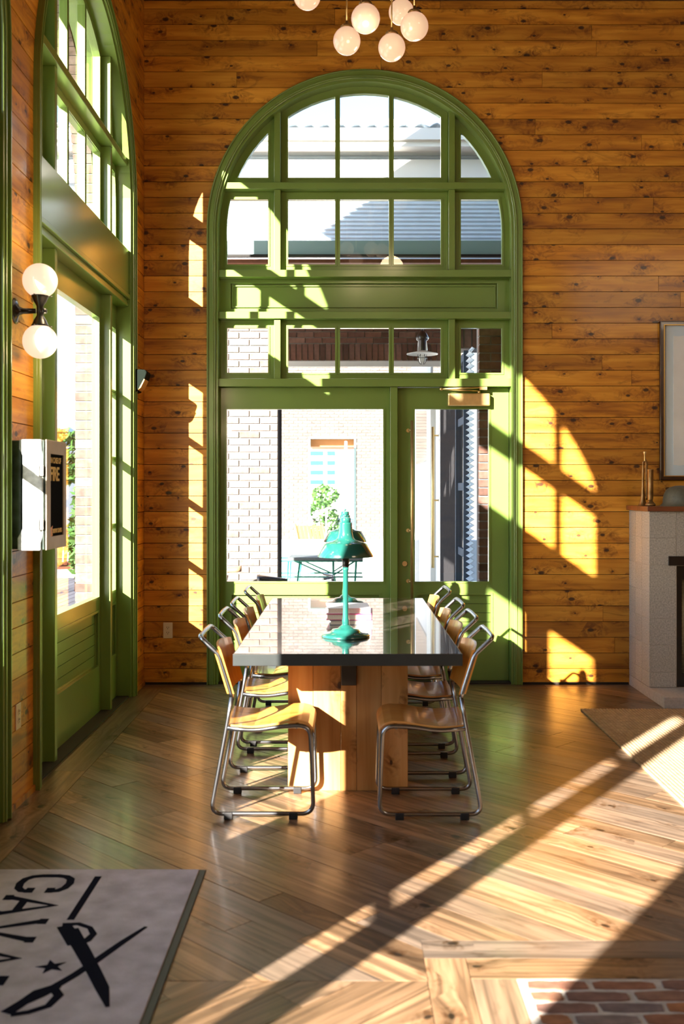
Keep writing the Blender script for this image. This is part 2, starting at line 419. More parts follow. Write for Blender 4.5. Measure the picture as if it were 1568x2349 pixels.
# ------------------------------------------------------------------ mesh helpers
class MB:
    def __init__(s): s.v = []; s.f = []; s.sm = []
    def add(s, vs, fs, smooth=False):
        o = len(s.v)
        s.v += [tuple(p) for p in vs]
        s.f += [tuple(i + o for i in f) for f in fs]
        s.sm += [smooth] * len(fs)
        return s
    def box(s, x0, x1, y0, y1, z0, z1, M4=None):
        vs = [Vector((x, y, z)) for z in (z0, z1) for y in (y0, y1) for x in (x0, x1)]
        if M4: vs = [M4 @ p for p in vs]
        return s.add(vs, [(0, 2, 3, 1), (4, 5, 7, 6), (0, 1, 5, 4), (2, 6, 7, 3), (0, 4, 6, 2), (1, 3, 7, 5)])
    def prism(s, loops, a, b, mapf):
        """loops[0] outline, others holes (2D); extruded from a to b; mapf(x, y, t) -> 3D"""
        fl = [[Vector((p[0], p[1], 0)) for p in lp] for lp in loops]
        tris = tessellate_polygon(fl)
        flat = [p for lp in fl for p in lp]
        n = len(flat)
        vs = [mapf(p.x, p.y, a) for p in flat] + [mapf(p.x, p.y, b) for p in flat]
        fs = []
        for t in tris:
            fs.append(tuple(t)); fs.append(tuple(i + n for i in reversed(t)))
        o = 0
        for lp in fl:
            k = len(lp)
            for i in range(k):
                j = (i + 1) % k
                fs.append((o + i, o + j, o + j + n, o + i + n))
            o += k
        return s.add(vs, fs)
    def tube(s, path, r, n=10, closed=False, cap=True):
        P = [Vector(p) for p in path]
        m = len(P)
        rs = r if isinstance(r, (list, tuple)) else [r] * m
        prev = None
        rings = []
        for i, p in enumerate(P):
            if closed: t = P[(i + 1) % m] - P[i - 1]
            else: t = P[min(i + 1, m - 1)] - P[max(i - 1, 0)]
            t.normalize()
            if prev is None:
                ref = Vector((0, 0, 1)) if abs(t.z) < 0.9 else Vector((1, 0, 0))
                a = t.cross(ref).normalized()
            else:
                a = (prev - t * prev.dot(t)).normalized()
            prev = a
            b = t.cross(a)
            rings.append([p + (a * cos(2 * pi * k / n) + b * sin(2 * pi * k / n)) * rs[i] for k in range(n)])
        vs = [q for rg in rings for q in rg]
        fs = []
        for i in range(m if closed else m - 1):
            j = (i + 1) % m
            for k in range(n):
                l = (k + 1) % n
                fs.append((i * n + k, i * n + l, j * n + l, j * n + k))
        s.add(vs, fs, True)
        if cap and not closed:
            o = len(s.v) - len(vs)
            s.f.append(tuple(o + k for k in reversed(range(n)))); s.sm.append(False)
            s.f.append(tuple(o + (m - 1) * n + k for k in range(n))); s.sm.append(False)
        return s
    def lathe(s, prof, n=32, M4=None, smooth=True):
        vs = []
        for r, z in prof:
            for k in range(n):
                p = Vector((r * cos(2 * pi * k / n), r * sin(2 * pi * k / n), z))
                vs.append(M4 @ p if M4 else p)
        fs = []
        for i in range(len(prof) - 1):
            for k in range(n):
                l = (k + 1) % n
                fs.append((i * n + k, i * n + l, (i + 1) * n + l, (i + 1) * n + k))
        return s.add(vs, fs, smooth)
    def sphere(s, c, r, n=24, m=14, sx=1, sy=1, sz=1):
        c = Vector(c)
        prof = [(max(1e-4, r * sin(pi * i / m)), -r * cos(pi * i / m)) for i in range(m + 1)]
        return s.lathe(prof, n, Matrix.Translation(c) @ Matrix.Diagonal((sx, sy, sz, 1)))
    def build(s, name, mat, parent=None, bevel=0.0, fix=False, loc=None, mat4=None):
        me = bpy.data.meshes.new(name)
        me.from_pydata(s.v, [], s.f)
        me.materials.append(mat)
        me.polygons.foreach_set('use_smooth', s.sm)
        if fix:
            import bmesh
            bm = bmesh.new(); bm.from_mesh(me)
            bmesh.ops.recalc_face_normals(bm, faces=bm.faces)
            bm.to_mesh(me); bm.free()
        me.update()
        o = bpy.data.objects.new(name, me)
        COL.objects.link(o)
        if parent: o.parent = parent
        if loc: o.location = loc
        if mat4: o.matrix_local = mat4
        if bevel:
            md = o.modifiers.new('bevel', 'BEVEL'); md.width = bevel; md.segments = 2; md.limit_method = 'ANGLE'; md.angle_limit = radians(40)
        return o

def tag(o, label=None, cat=None, group=None, kind=None):
    if label: o['label'] = label
    if cat: o['category'] = cat
    if group: o['group'] = group
    if kind: o['kind'] = kind
    return o
def empty(name, loc=(0, 0, 0), rz=0, parent=None):
    o = bpy.data.objects.new(name, None)
    o.empty_display_size = 0.1
    COL.objects.link(o); o.location = loc; o.rotation_euler = (0, 0, rz)
    if parent: o.parent = parent
    return o
CH = {}
def copy_tree(o, parent=None):
    c = o.copy(); COL.objects.link(c)
    if parent: c.parent = parent
    for ch in list(o.children): copy_tree(ch, c)
    return c
def smooth_path(pts, rad=0.05, n=5):
    """round the corners of a polyline"""
    P = [Vector(p) for p in pts]
    out = [P[0]]
    for i in range(1, len(P) - 1):
        a, b, c = P[i - 1], P[i], P[i + 1]
        r = min(rad, (a - b).length * .45, (c - b).length * .45)
        p0 = b + (a - b).normalized() * r; p1 = b + (c - b).normalized() * r
        for k in range(n + 1):
            t = k / n
            out.append(p0 * (1 - t) ** 2 + b * 2 * t * (1 - t) + p1 * t * t)
    out.append(P[-1])
    return out
def clip_convex(poly, clip):
    """Sutherland-Hodgman, both CCW"""
    out = list(poly)
    for i in range(len(clip)):
        ax, ay = clip[i]; bx, by = clip[(i + 1) % len(clip)]
        inp, out = out, []
        if not inp: return []
        def side(p): return (bx - ax) * (p[1] - ay) - (by - ay) * (p[0] - ax)
        for j in range(len(inp)):
            p, q = inp[j - 1], inp[j]
            sp, sq = side(p), side(q)
            if sq >= -1e-9:
                if sp < -1e-9:
                    t = sp / (sp - sq); out.append((p[0] + (q[0] - p[0]) * t, p[1] + (q[1] - p[1]) * t))
                out.append(q)
            elif sp >= -1e-9:
                t = sp / (sp - sq); out.append((p[0] + (q[0] - p[0]) * t, p[1] + (q[1] - p[1]) * t))
    res = []
    for p in out:
        if not res or (abs(p[0] - res[-1][0]) + abs(p[1] - res[-1][1])) > 1e-5: res.append(p)
    if len(res) > 1 and abs(res[0][0] - res[-1][0]) + abs(res[0][1] - res[-1][1]) < 1e-5: res.pop()
    return res if len(res) > 2 else []
def area(poly):
    return abs(sum(poly[i - 1][0] * poly[i][1] - poly[i][0] * poly[i - 1][1] for i in range(len(poly)))) / 2
def at(x, y, d):
    """photo position at a distance d -> world X, Z"""
    return ((x - 795) * d / F_PX, EYE + (1124 - y) * d / F_PX)

# ------------------------------------------------------------------ room constants
XL, XR = -1.585, 5.6          # left and right wall faces
YF, YN = 8.18, -2.6           # far wall, wall behind the camera
HC = 5.345                    # ceiling
ZC = 3.569                    # spring line of the arches
RO, RW = 1.230, 1.195         # casing outer radius, radius the boards are cut to
UC = 0.1397                   # centre of the far arch
WIDE = {3.42: 1.16}                 # the middle arch is wider
LEFT_C = [6.52, 3.42, 0.21]   # centres of the arches in the left wall
PITCH = 0.1228

# ------------------------------------------------------------------ walls
def arch_pts(c, R, z0=0.0, n=40):
    f = WIDE.get(c, 1.0)
    pts = [(c - R * f, z0), (c - R * f, ZC)]
    for k in range(1, n): 
        a = pi - pi * k / n
        pts.append((c + R * f * cos(a), ZC + R * sin(a)))
    pts += [(c + R * f, ZC), (c + R * f, z0)]
    return pts
def wall_outline(u0, u1, cs, R, top):
    pts = [(u0, 0)]
    for c in sorted(cs): pts += arch_pts(c, R)
    pts += [(u1, 0), (u1, top), (u0, top)]
    return pts
def chord(z, R): 
    if z <= ZC: return R
    q = R * R - (z - ZC) ** 2
    return sqrt(q) if q > 0 else 0.0

def plank_pieces(u0, u1, cs, R, z0, z1, joints):
    """list of 2D polygons of one course of boards, cut round the arches"""
    zs = [z0 + (z1 - z0) * k / 4 for k in range(5)]
    cuts = []; notches = []
    for c in sorted(cs):
        f = WIDE.get(c, 1.0)
        lo, hi = chord(z0, R) * f, chord(z1, R) * f
        if lo <= 0: continue
        if hi > 0: cuts.append((c, [chord(z, R) * f for z in zs]))
        else: notches.append((c, lo))
    segs = []
    left = [(u0, z) for z in zs]
    for c, h in cuts:
        segs.append((left, [(c - h[k], zs[k]) for k in range(5)]))
        left = [(c + h[k], zs[k]) for k in range(5)]
    segs.append((left, [(u1, z) for z in zs]))
    out = []
    for l, r in segs:
        lm, rm = max(p[0] for p in l), min(p[0] for p in r)
        js = sorted(j for j in joints if lm + 0.25 < j < rm - 0.25 and all(abs(j - c) > lo + .05 for c, lo in notches))
        edges = [l] + [[(j, z) for z in zs] for j in js] + [r]
        for a, b in zip(edges[:-1], edges[1:]):
            g = 0.0012
            straight = lambda e: abs(e[0][0] - e[-1][0]) < 1e-6
            A = [a[0], a[-1]] if straight(a) else a
            B = [b[0], b[-1]] if straight(b) else b
            poly = []
            bl, br = A[0][0] + g, B[0][0] - g
            poly.append((bl, z0))
            for c, lo in notches:
                if bl < c < br:
                    for k in range(13):
                        x = c - lo + 2 * lo * k / 12
                        poly.append((x, max(z0, ZC + sqrt(max(0, R * R - ((x - c) / WIDE.get(c, 1.0)) ** 2)))))
            poly += [(p[0] - g, p[1]) for p in B]
            poly += [(p[0] + g, p[1]) for p in reversed(A)]
            if area(poly) > 0.0015: out.append(poly)
    return out

def board_wall(name, u0, u1, cs, mat4, label, top=HC, joint_gap=2.6, ext=(0, 0)):
    """mat4: local (u, w outward, z) -> world"""
    mb = MB()
    mb.prism([wall_outline(u0 - ext[0], u1 + ext[1], cs, 1.165, top)], 0.019, 0.27, lambda x, y, t: (x, t, y))
    wl = mb.build(name, M['pine_gap'], fix=True)
    wl.matrix_world = mat4
    tag(wl, label, kind='structure')
    row = 0
    while row * PITCH < top:
        z0, z1 = row * PITCH + 0.0022, min((row + 1) * PITCH - 0.0022, top - .002)
        rnd = random.Random(row * 31 + int(u0 * 10))
        joints = []
        j = u0 + rnd.uniform(0.6, joint_gap)
        while j < u1: 
            joints.append(j); j += rnd.uniform(1.6, 3.4)
        for poly in plank_pieces(u0, u1, cs, RW, z0, z1, joints):
            cx = (min(p[0] for p in poly) + max(p[0] for p in poly)) / 2
            proud = rnd.uniform(0, 0.0015)
            # local x along the board, local y up, local z out of the wall (towards the room)
            m = MB(); m.prism([[(p[0] - cx, p[1] - z0) for p in poly]], -0.017, proud, lambda x, y, t: (x, y, t))
            m.build('plank', M['pine'], wl, fix=True,
                    mat4=Matrix(((1, 0, 0, cx), (0, 0, -1, 0), (0, 1, 0, z0), (0, 0, 0, 1))))
        row += 1
    return wl

M_FAR = Matrix(((1, 0, 0, 0), (0, 1, 0, YF), (0, 0, 1, 0), (0, 0, 0, 1)))
M_LEFT = Matrix(((0, -1, 0, XL), (1, 0, 0, 0), (0, 0, 1, 0), (0, 0, 0, 1)))
board_wall('wall_far', XL, XR, [UC], M_FAR, 'far wall of horizontal knotty orange pine boards around the green arched doorway', ext=(.26, .2))
board_wall('wall_left', YN, YF, LEFT_C, M_LEFT, 'left wall of horizontal knotty orange pine boards between tall green arched windows', joint_gap=4.0, ext=(.2, .26))

def plain_wall(name, x0, x1, y0, y1, z0, z1, label, mat='pine'):
    mb = MB(); mb.box(x0, x1, y0, y1, z0, z1)
    o = mb.build(name, M[mat]); tag(o, label, kind='structure'); return o
plain_wall('wall_right', XR, XR + .2, YN, YF + .2, 0, HC, 'right wall of the hall in pine boards')
plain_wall('wall_near', XL - .2, XR + .2, YN - .2, YN, 0, HC, 'pine wall behind the camera')
# brick skin outside the left wall: deep reveals round the arches
mb = MB(); mb.prism([wall_outline(YN - .2, YF + .17, LEFT_C, 1.150, HC + .14)], .271, .40, lambda x, y, t: (x, t, y))
sk_ = mb.build('wall_left_outside', M['out_mortar'], fix=True); sk_.matrix_world = M_LEFT
tag(sk_, 'outer brick skin of the left wall seen in the window reveal', kind='structure')
z = .004; c0 = LEFT_C[0]
while z < ZC:
    mb = MB(); mb.box(1.143, 1.20, .268, .404, z, z + .060); o = mb.build('brick', M['out_brick'], sk_, mat4=Matrix.Translation((c0, 0, 0)))
    z += .070
for k in range(24):
    a0 = .05 + k * .0605; q = [(1.143 * cos(a), 1.143 * sin(a)) for a in (a0, a0 + .052)] + [(1.20 * cos(a), 1.20 * sin(a)) for a in (a0 + .052, a0)]
    mb = MB(); mb.prism([q], .268, .404, lambda x, y, t: (x, t, y)); mb.build('brick', M['out_brick'], sk_, fix=True, mat4=Matrix.Translation((c0, 0, ZC)))
plain_wall('ceiling', XL - .27, XR + .2, YN - .2, YF + .27, HC, HC + .15, 'dark boarded ceiling', 'ceiling')
mb = MB()
for k in range(8):
    y = 0.2 + k * 1.1
    mb.box(XL, XR, y, y + .09, HC - .12, HC)
# gable roof over the hall (throws the shade on the courtyard side)
mb = MB()
mb.prism([[(XL - .5, HC + .15), (XR + .5, HC + .15), (2.0, HC + 2.9)]], YN - .3, YF + .35, lambda x, y, t: (x, t, y))
r = mb.build('roof', M['fascia'], fix=True); tag(r, 'gabled roof of the hall', kind='structure')

# thin dark baseboard strip along the far wall
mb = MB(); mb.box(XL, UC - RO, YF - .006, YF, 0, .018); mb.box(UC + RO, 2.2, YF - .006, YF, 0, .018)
o = mb.build('baseboard_far', M['floor_gap']); tag(o, 'thin dark strip at the foot of the far pine wall', kind='structure')
mb = MB()
for a, b in ((YN, LEFT_C[2] - RO), (LEFT_C[2] + RO, LEFT_C[1] - RO * 1.16), (LEFT_C[1] + RO * 1.16, LEFT_C[0] - RO), (LEFT_C[0] + RO, YF)):
    mb.box(XL, XL + .012, a, b, 0, .03)
o = mb.build('baseboard_left', M['pine']); tag(o, 'narrow pine strip at the foot of the left wall', kind='structure')

# ------------------------------------------------------------------ arched window units
ARCH_IN = arch_pts(0, 1.15)
def arch_ring(Ro, Ri):
    return arch_pts(0, Ro) + list(reversed(arch_pts(0, Ri)))
def ccw_arch(R, z0=0.0):
    p = arch_pts(0, R, z0); return list(reversed(p))
def cell(u0, u1, z0, z1, R=None):
    rect = [(u0, z0), (u1, z0), (u1, z1), (u0, z1)]
    return clip_convex(rect, ccw_arch(R, -1)) if R else rect
UM = lambda x, y, t: (x, t, y)

def sash(parent, name, outer, holes, w0=.10, w1=.145, bead=.009, mat='green', label=None):
    mb = MB(); mb.prism([outer] + holes, w0, w1, UM)
    o = mb.build(name, M[mat], parent, fix=True, bevel=.003)
    if label: o['label'] = label
    return o
def inset(poly, d):
    cx = sum(p[0] for p in poly) / len(poly); cy = sum(p[1] for p in poly) / len(poly)
    out = []
    n = len(poly)
    for i in range(n):
        p0, p1, p2 = Vector(poly[i - 1]), Vector(poly[i]), Vector(poly[(i + 1) % n])
        e1, e2 = (p1 - p0).normalized(), (p2 - p1).normalized()
        n1, n2 = Vector((-e1.y, e1.x)), Vector((-e2.y, e2.x))
        b = (n1 + n2)
        if b.length < 1e-6: b = n1
        b.normalize()
        k = max(0.3, b.dot(n1))
        out.append(tuple(p1 + b * (d / k)))
    return out
def pane(parent, poly, w=.122):
    mb = MB(); mb.prism([inset(poly, -.006)], w - .002, w + .002, UM)
    return mb.build('glass_pane', M['glass'], parent, fix=True)
def stops(parent, polys, w=.10):
    """thin raised bead round each pane"""
    mb = MB()
    for p in polys: mb.prism([inset(p, -.014), p], w - .006, w + .004, UM)
    return mb.build('glazing_bead', M['green'], parent, fix=True)

def kick_boards(parent, u0, u1, z0, z1, w=.118, n=5):
    h = (z1 - z0) / n
    for k in range(n):
        mb = MB(); mb.box(u0, u1, w, w + .014, z0 + k * h + .0018, z0 + (k + 1) * h - .0018)
        mb.build('panel_board', M['green'], parent)
    mb = MB(); mb.box(u0, u1, w + .012, w + .03, z0, z1); mb.build('panel_back', M['floor_gap'], parent)
    mb = MB(); mb.prism([[(u0 - .016, z0 - .016), (u1 + .016, z0 - .016), (u1 + .016, z1 + .016), (u0 - .016, z1 + .016)], [(u0, z0), (u1, z0), (u1, z1), (u0, z1)]], .094, .106, UM)
    mb.build('panel_bead', M['green'], parent, fix=True)

def window_unit(name, mat4, label, has_door, double=False):
    root = empty(name); root.matrix_world = mat4
    tag(root, label, kind='structure')
    G = M['green']
    # casing with two beads
    mb = MB(); mb.prism([arch_ring(RO, 1.165)], -.022, .018, UM)
    mb.build('casing', G, root, fix=True, bevel=.004)
    mb = MB(); mb.prism([arch_ring(RO, RO - .010)], -.036, -.020, UM); mb.prism([arch_ring(1.188, 1.178)], -.030, -.020, UM)
    mb.build('casing_bead', G, root, fix=True, bevel=.003)
    mb = MB(); mb.prism([arch_ring(1.167, 1.145)], -.004, .26, UM)
    mb.build('jamb', G, root, fix=True, bevel=.002)
    W0, W1 = .035, .15
    rails = [(3.879, 3.930, 1.13)]
    if has_door: rails += [(3.19, 3.245, 1.165), (2.863, 2.917, 1.165), (2.331, 2.393, 1.165)]
    else: rails.append((2.863, 2.883, 1.165))
    for z0, z1, h in rails:
        h = min(h, chord(z1, 1.15) + (.02 if z1 > ZC else .015))
        mb = MB(); mb.box(-h, h, W0 - .022, W1, z0, z1)
        mb.build('rail', G, root, bevel=.003)
    for s in (-1, 1):
        u0, u1 = (.66, .71) if s > 0 else (-.71, -.66)
        spans = [(3.930, None), (3.245, 3.879)]
        if not has_door: spans[1] = (3.276, 3.879)
        spans += [(2.393, 2.863)] if has_door else [(0.0, 2.863)]
        for z0, z1 in spans:
            if z1 is None: z1 = ZC + sqrt(1.15 ** 2 - .68 ** 2)
            mb = MB(); mb.box(u0, u1, W0, W1, z0, z1); mb.build('mullion', G, root, bevel=.003)
    cols = [(-1.15, -.71, [(-1.2, -.762)]), (-.66, .66, [(-.604, -.232), (-.193, .193), (.232, .604)]), (.71, 1.15, [(.762, 1.2)])]
    rows = [(3.930, 4.9, 3.991, 4.9), (3.245, 3.879, 3.304, 3.818)]
    if has_door: rows.append((2.393, 2.863, 2.447, 2.801))
    for z0, z1, g0, g1 in rows:
        for a, b, gl in cols:
            outer = cell(a, b, z0, z1, 1.15)
            holes = [cell(x0, x1, g0, g1, 1.087) for x0, x1 in gl]
            sash(root, 'sash', outer, holes)
            stops(root, holes)
            for h in holes: pane(root, h)
    if not has_door:
        mb = MB(); mb.box(-1.145, 1.145, .012, .15, 2.95, 3.275); mb.build('spandrel_panel', G, root, bevel=.004)
        mb = MB(); mb.box(-1.145, 1.145, .000, .15, 2.915, 2.948); mb.box(-1.145, 1.145, .022, .15, 2.885, 2.915); mb.build('spandrel_moulding', G, root, bevel=.004)
    # solid panel above the doors
    if has_door:
        outer = cell(-1.15, 1.15, 2.917, 3.19)
        hole = cell(-1.06, 1.05, 2.955, 3.155)
        sash(root, 'panel_frame', outer, [hole], .10, .13)
        mb = MB(); mb.box(-1.07, 1.06, .125, .14, 2.94, 3.17)
        mb.build('spandrel_panel', G, root)
        mb = MB(); mb.prism([inset(hole, .012), inset(hole, .022)], .112, .127, UM)
        mb.build('panel_bead', G, root, fix=True)
    top = 2.331 if has_door else 2.863
    gt = 2.159 if has_door else 2.69
    if not has_door:
        for a, b, gl in ((-1.15, -.71, (-1.087, -.762)), (.71, 1.15, (.762, 1.087))):
            n = 4; h = (gt - .795 - 3 * .034) / n
            holes = []
            for k in range(n):
                q = .795 + k * (h + .034); holes.append(cell(gl[0], gl[1], q, q + h))
            sash(root, 'sidelight_sash', cell(a, b, 0, top), holes + [cell(gl[0], gl[1], .33, .69)])
            stops(root, holes)
            for hh in holes: pane(root, hh)
            kick_boards(root, gl[0], gl[1], .33, .69)
        if double:
            for a, b in ((-.585, -.105), (.105, .585)):
                hole = cell(a, b, .795, gt)
                sash(root, 'door_leaf', cell(-.66, -.001, 0, top) if a < 0 else cell(.001, .66, 0, top), [hole, cell(a, b, .33, .69)])
                stops(root, [hole]); pane(root, hole)
                kick_boards(root, a, b, .33, .69)
        else:
            hole = cell(-.585, .585, .795, gt)
            sash(root, 'sash', cell(-.66, .66, 0, top), [hole, cell(-.56, .56, .33, .69)])
            stops(root, [hole]); pane(root, hole)
            kick_boards(root, -.56, .56, .33, .69)
    else:
        hole = cell(-1.090, .148, .795, gt)
        sash(root, 'sash', cell(-1.15, .201, 0, top), [hole, cell(-1.05, .115, .33, .69)])
        stops(root, [hole]); pane(root, hole)
        kick_boards(root, -1.05, .115, .33, .69)
        mb = MB(); mb.box(.201, .259, W0, W1, 0, top); mb.build('mullion', G, root, bevel=.003)
    mb = MB(); mb.box(-1.15, 1.15, .01, .26, 0, .012); mb.build('threshold', M['floor_gap'], root)
    return root

MW = Matrix.Translation((UC, YF, 0))
win = window_unit('window_1', MW, 'tall green arched window with panes, panel and fixed light in the far pine wall', True)
labs = ['green arched window in the left wall, nearest to the far corner', 'green arched window at the left edge, nearer than the fire cabinet', 'green arched window in the left wall beside the camera']
for i, c in enumerate(LEFT_C):
    mm = M_LEFT @ Matrix.Translation((c, 0, 0)) @ Matrix.Diagonal((WIDE.get(c, 1.0), 1, 1, 1))
    window_unit('window_%d' % (i + 2), mm, labs[i], False, i == 1)

# ------------------------------------------------------------------ door in the far arch
door = empty('door_1'); door.matrix_world = MW
tag(door, 'green glazed door with long brass pull to the right of the fixed light', kind='structure')
hole = cell(.398, .982, .795, 2.159)
sash(door, 'door_leaf', cell(.262, 1.142, .012, 2.329), [hole, cell(.42, 1.0, .33, .69)])
stops(door, [hole]); pane(door, hole)
kick_boards(door, .42, 1.0, .33, .69)
mb = MB(); mb.tube([(.371, .035, .66), (.371, .035, 2.065)], .0125, 14)
pull = mb.build('pull_bar', M['brass'], door)
for z in (1.99, 1.20, .80):
    mb = MB(); mb.tube([(.371, .035, z), (.371, .10, z)], .008, 10)
    mb.tube([(.345, .09, z), (.345, .101, z)], .016, 12)
    mb.tube([(.345, .052, z), (.371, .035, z)], .007, 8)
    mb.build('standoff', M['brass'], pull)
mb = MB(); mb.tube([(.318, .085, .937), (.318, .101, .937)], .020, 16); mb.tube([(.318, .080, .937), (.318, .086, .937)], .012, 12)
mb.build('lock_cylinder', M['brass'], door)
mb = MB(); mb.box(.655, .985, .035, .099, 2.182, 2.280)
cl = mb.build('door_closer', M['brass'], door, bevel=.008)
mb = MB()
mb.tube([(.90, .06, 2.28), (.90, .06, 2.302)], .012, 10)
mb.tube([(.90, .06, 2.300), (.60, .03, 2.312)], .007, 8)
mb.tube([(.60, .03, 2.312), (.92, .03, 2.325)], .008, 8)
mb.sphere((.60, .03, 2.312), .014, 12, 8)
mb.box(.90, .96, .02, .05, 2.305, 2.331)
mb.build('closer_arm', M['brass'], cl)

# ------------------------------------------------------------------ floor
FX0, FX1, FY0, FY1 = XL - .005, XR, YN, YF
mb = MB(); mb.box(XL - .3, XR + .2, YN - .2, YF + .3, -.12, -.004)
fl = mb.build('floor', M['floor_gap']); tag(fl, 'reclaimed oak floor laid diagonally with straight border boards', kind='structure')
_pk = [0]
def floor_board(poly, ang, top=0.0, more=None):
    """poly in world XY; grain direction ang"""
    polys = [q for q in (poly, more or []) if len(q) > 2 and area(q) > .0006]
    if not polys: return
    poly = polys[0]
    if more is None and area(poly) > .003: polys = [inset(poly, .0013)]
    cx = sum(p[0] for p in poly) / len(poly); cy = sum(p[1] for p in poly) / len(poly)
    ca, sa = cos(-ang), sin(-ang)
    m = MB()
    for q in polys:
        loc = [((p[0] - cx) * ca - (p[1] - cy) * sa, (p[0] - cx) * sa + (p[1] - cy) * ca) for p in q]
        m.prism([loc], -.012, 0.0, lambda x, y, t: (x, y, t))
    m.build('plank', M['floor'], fl, fix=True, mat4=Matrix.Translation((cx, cy, top)) @ Matrix.Rotation(ang, 4, 'Z'))
    _pk[0] += 1
def diag_field(rect, ang, lmin=1.0, lmax=2.1, seed=1, notch=None):
    x0, x1, y0, y1 = rect
    R_ = random.Random(seed)
    clip = [(x0, y0), (x1, y0), (x1, y1), (x0, y1)]
    d = Vector((cos(ang), sin(ang))); n = Vector((-d.y, d.x))
    cs = [Vector(p) for p in clip]
    n0, n1 = min(c.dot(n) for c in cs), max(c.dot(n) for c in cs)
    d0, d1 = min(c.dot(d) for c in cs), max(c.dot(d) for c in cs)
    q = n0
    while q < n1:
        wd = R_.choice((.125, .15, .15, .19, .215))
        s = d0 - R_.uniform(0, 1.2)
        while s < d1:
            ln = R_.uniform(lmin, lmax)
            quad = [d * s + n * q, d * (s + ln) + n * q, d * (s + ln) + n * (q + wd), d * s + n * (q + wd)]
            quad = [tuple(v) for v in quad]
            p = clip_convex(quad, clip)
            if p:
                if notch and max(v[0] for v in p) > notch[0] and min(v[1] for v in p) < notch[1]:
                    xa, yb = notch
                    if area(p) > .003: p = inset(p, .0013)
                    floor_board(clip_convex(p, [(x0, y0), (xa, y0), (xa, y1), (x0, y1)]), ang, 0, clip_convex(p, [(xa, yb), (x1, yb), (x1, y1), (xa, y1)]))
                else: floor_board(p, ang, R_.uniform(-.0006, .0006))
            s += ln
        q += wd
BX, BY = .527, 3.254      # corner of the brick inlay
diag_field((-1.41, 4.2, 3.24, YF - .17), radians(-45), seed=4, notch=(.25, 3.531))
diag_field((-1.41, .25, 1.9, 3.24), radians(45), seed=9)
def straight(x0, x1, y0, y1, along_x):
    R_ = random.Random(int(x0 * 100 + y0 * 77))
    s = x0 if along_x else y0; e = x1 if along_x else y1
    while s < e - .01:
        ln = R_.uniform(1.2, 2.4); t = min(e, s + ln)
        if e - t < .4: t = e
        if along_x: floor_board([(s, y0), (t, y0), (t, y1), (s, y1)], 0)
        else: floor_board([(x0, s), (x1, s), (x1, t), (x0, t)], pi / 2)
        s = t
straight(XL + .0, -1.41, 1.9, YF - .17, False)
straight(XL, 4.2, YF - .17, YF, True)
straight(.25, 4.2, 3.397, 3.531, True)
straight(.385, 4.2, 3.254, 3.397, True)
straight(.25, .385, 1.9, 3.397, False)
straight(.385, .527, 1.9, 3.254, False)
for c in LEFT_C[:2]:
    straight(XL - .10, XL, c - 1.145, c + 1.145, False)
straight(UC - 1.145, UC + 1.145, YF, YF + .10, True)
# rest of the hall floor, out of the photograph
mb = MB(); mb.box(4.2, XR, YN, YF, -.01, 0); mb.box(XL, 4.2, YN, 1.9, -.01, 0)
o = mb.build('floor_rest', M['floor'], fl)

# brick inlay
mb = MB(); mb.box(BX, 3.2, 1.9, BY, -.02, -.001)
inl = mb.build('brick_inlay', M['mortar'], fl)
bm_len, bm_h = .19, .056
me_v = MB()
rb = random.Random(3)
def worn_brick(L_, H_, T_, seed, jit=.004):
    r_ = random.Random(seed); m = MB()
    n = 6
    top = []
    for k in range(n): top.append((-L_ / 2 + L_ * k / (n - 1) + r_.uniform(-jit, jit), -H_ / 2 + r_.uniform(-jit, jit) + (.006 if k in (0, n - 1) else 0)))
    for k in range(n): top.append((L_ / 2 - L_ * k / (n - 1) + r_.uniform(-jit, jit), H_ / 2 + r_.uniform(-jit, jit) - (.006 if k in (0, n - 1) else 0)))
    m.prism([top], -T_, 0, lambda x, y, t: (x, y, t))
    return m
proto_bricks = []
row = 0; y = BY - .018
while y > 2.35:
    x = BX + .03 + (0 if row % 2 else -.0)
    first = True
    while x < 2.6:
        L_ = rb.uniform(.170, .200)
        if first and row % 2: L_ = rb.uniform(.075, .10)
        first = False
        m = worn_brick(L_, .052 + rb.uniform(-.004, .003), .03, row * 57 + int(x * 100))
        m.build('brick', M['old_brick'], inl, fix=True, mat4=Matrix.Translation((x + L_ / 2, y - .028, .003 + rb.uniform(-.001, .002))))
        x += L_ + rb.uniform(.014, .026)
    y -= .0695; row += 1

# ------------------------------------------------------------------ conference table
TY0, TY1, TX0, TX1, TZ = 4.85, 7.36, -.528, .537, .76
tb = empty('long_table', (0, (TY0 + TY1) / 2, 0))
tag(tb, 'long table with glossy top, dark steel edge and timber slab pedestals', 'table')
hy = (TY1 - TY0) / 2
mb = MB(); mb.box(TX0 + .004, TX1 - .004, -hy + .004, hy - .004, TZ - .02, TZ)
mb.build('tabletop', M['table_top'], tb, bevel=.0015)
mb = MB(); mb.prism([[(TX0, -hy), (TX1, -hy), (TX1, hy), (TX0, hy)], [(TX0 + .012, -hy + .012), (TX1 - .012, -hy + .012), (TX1 - .012, hy - .012), (TX0 + .012, hy - .012)]], TZ - .056, TZ - .0015, lambda x, y, t: (x, y, t))
e_ = mb.build('steel_edge', M['dark_steel'], tb, fix=True, bevel=.002)
mb = MB(); mb.box(TX0 + .012, TX1 - .012, -hy + .012, hy - .012, TZ - .05, TZ - .021)
mb.build('under_board', M['dark_steel'], tb)
mb = MB(); mb.box(-.028, .048, -.835 , .86, TZ - .225, TZ - .057)
mb.build('steel_beam', M['black'], tb, bevel=.002)
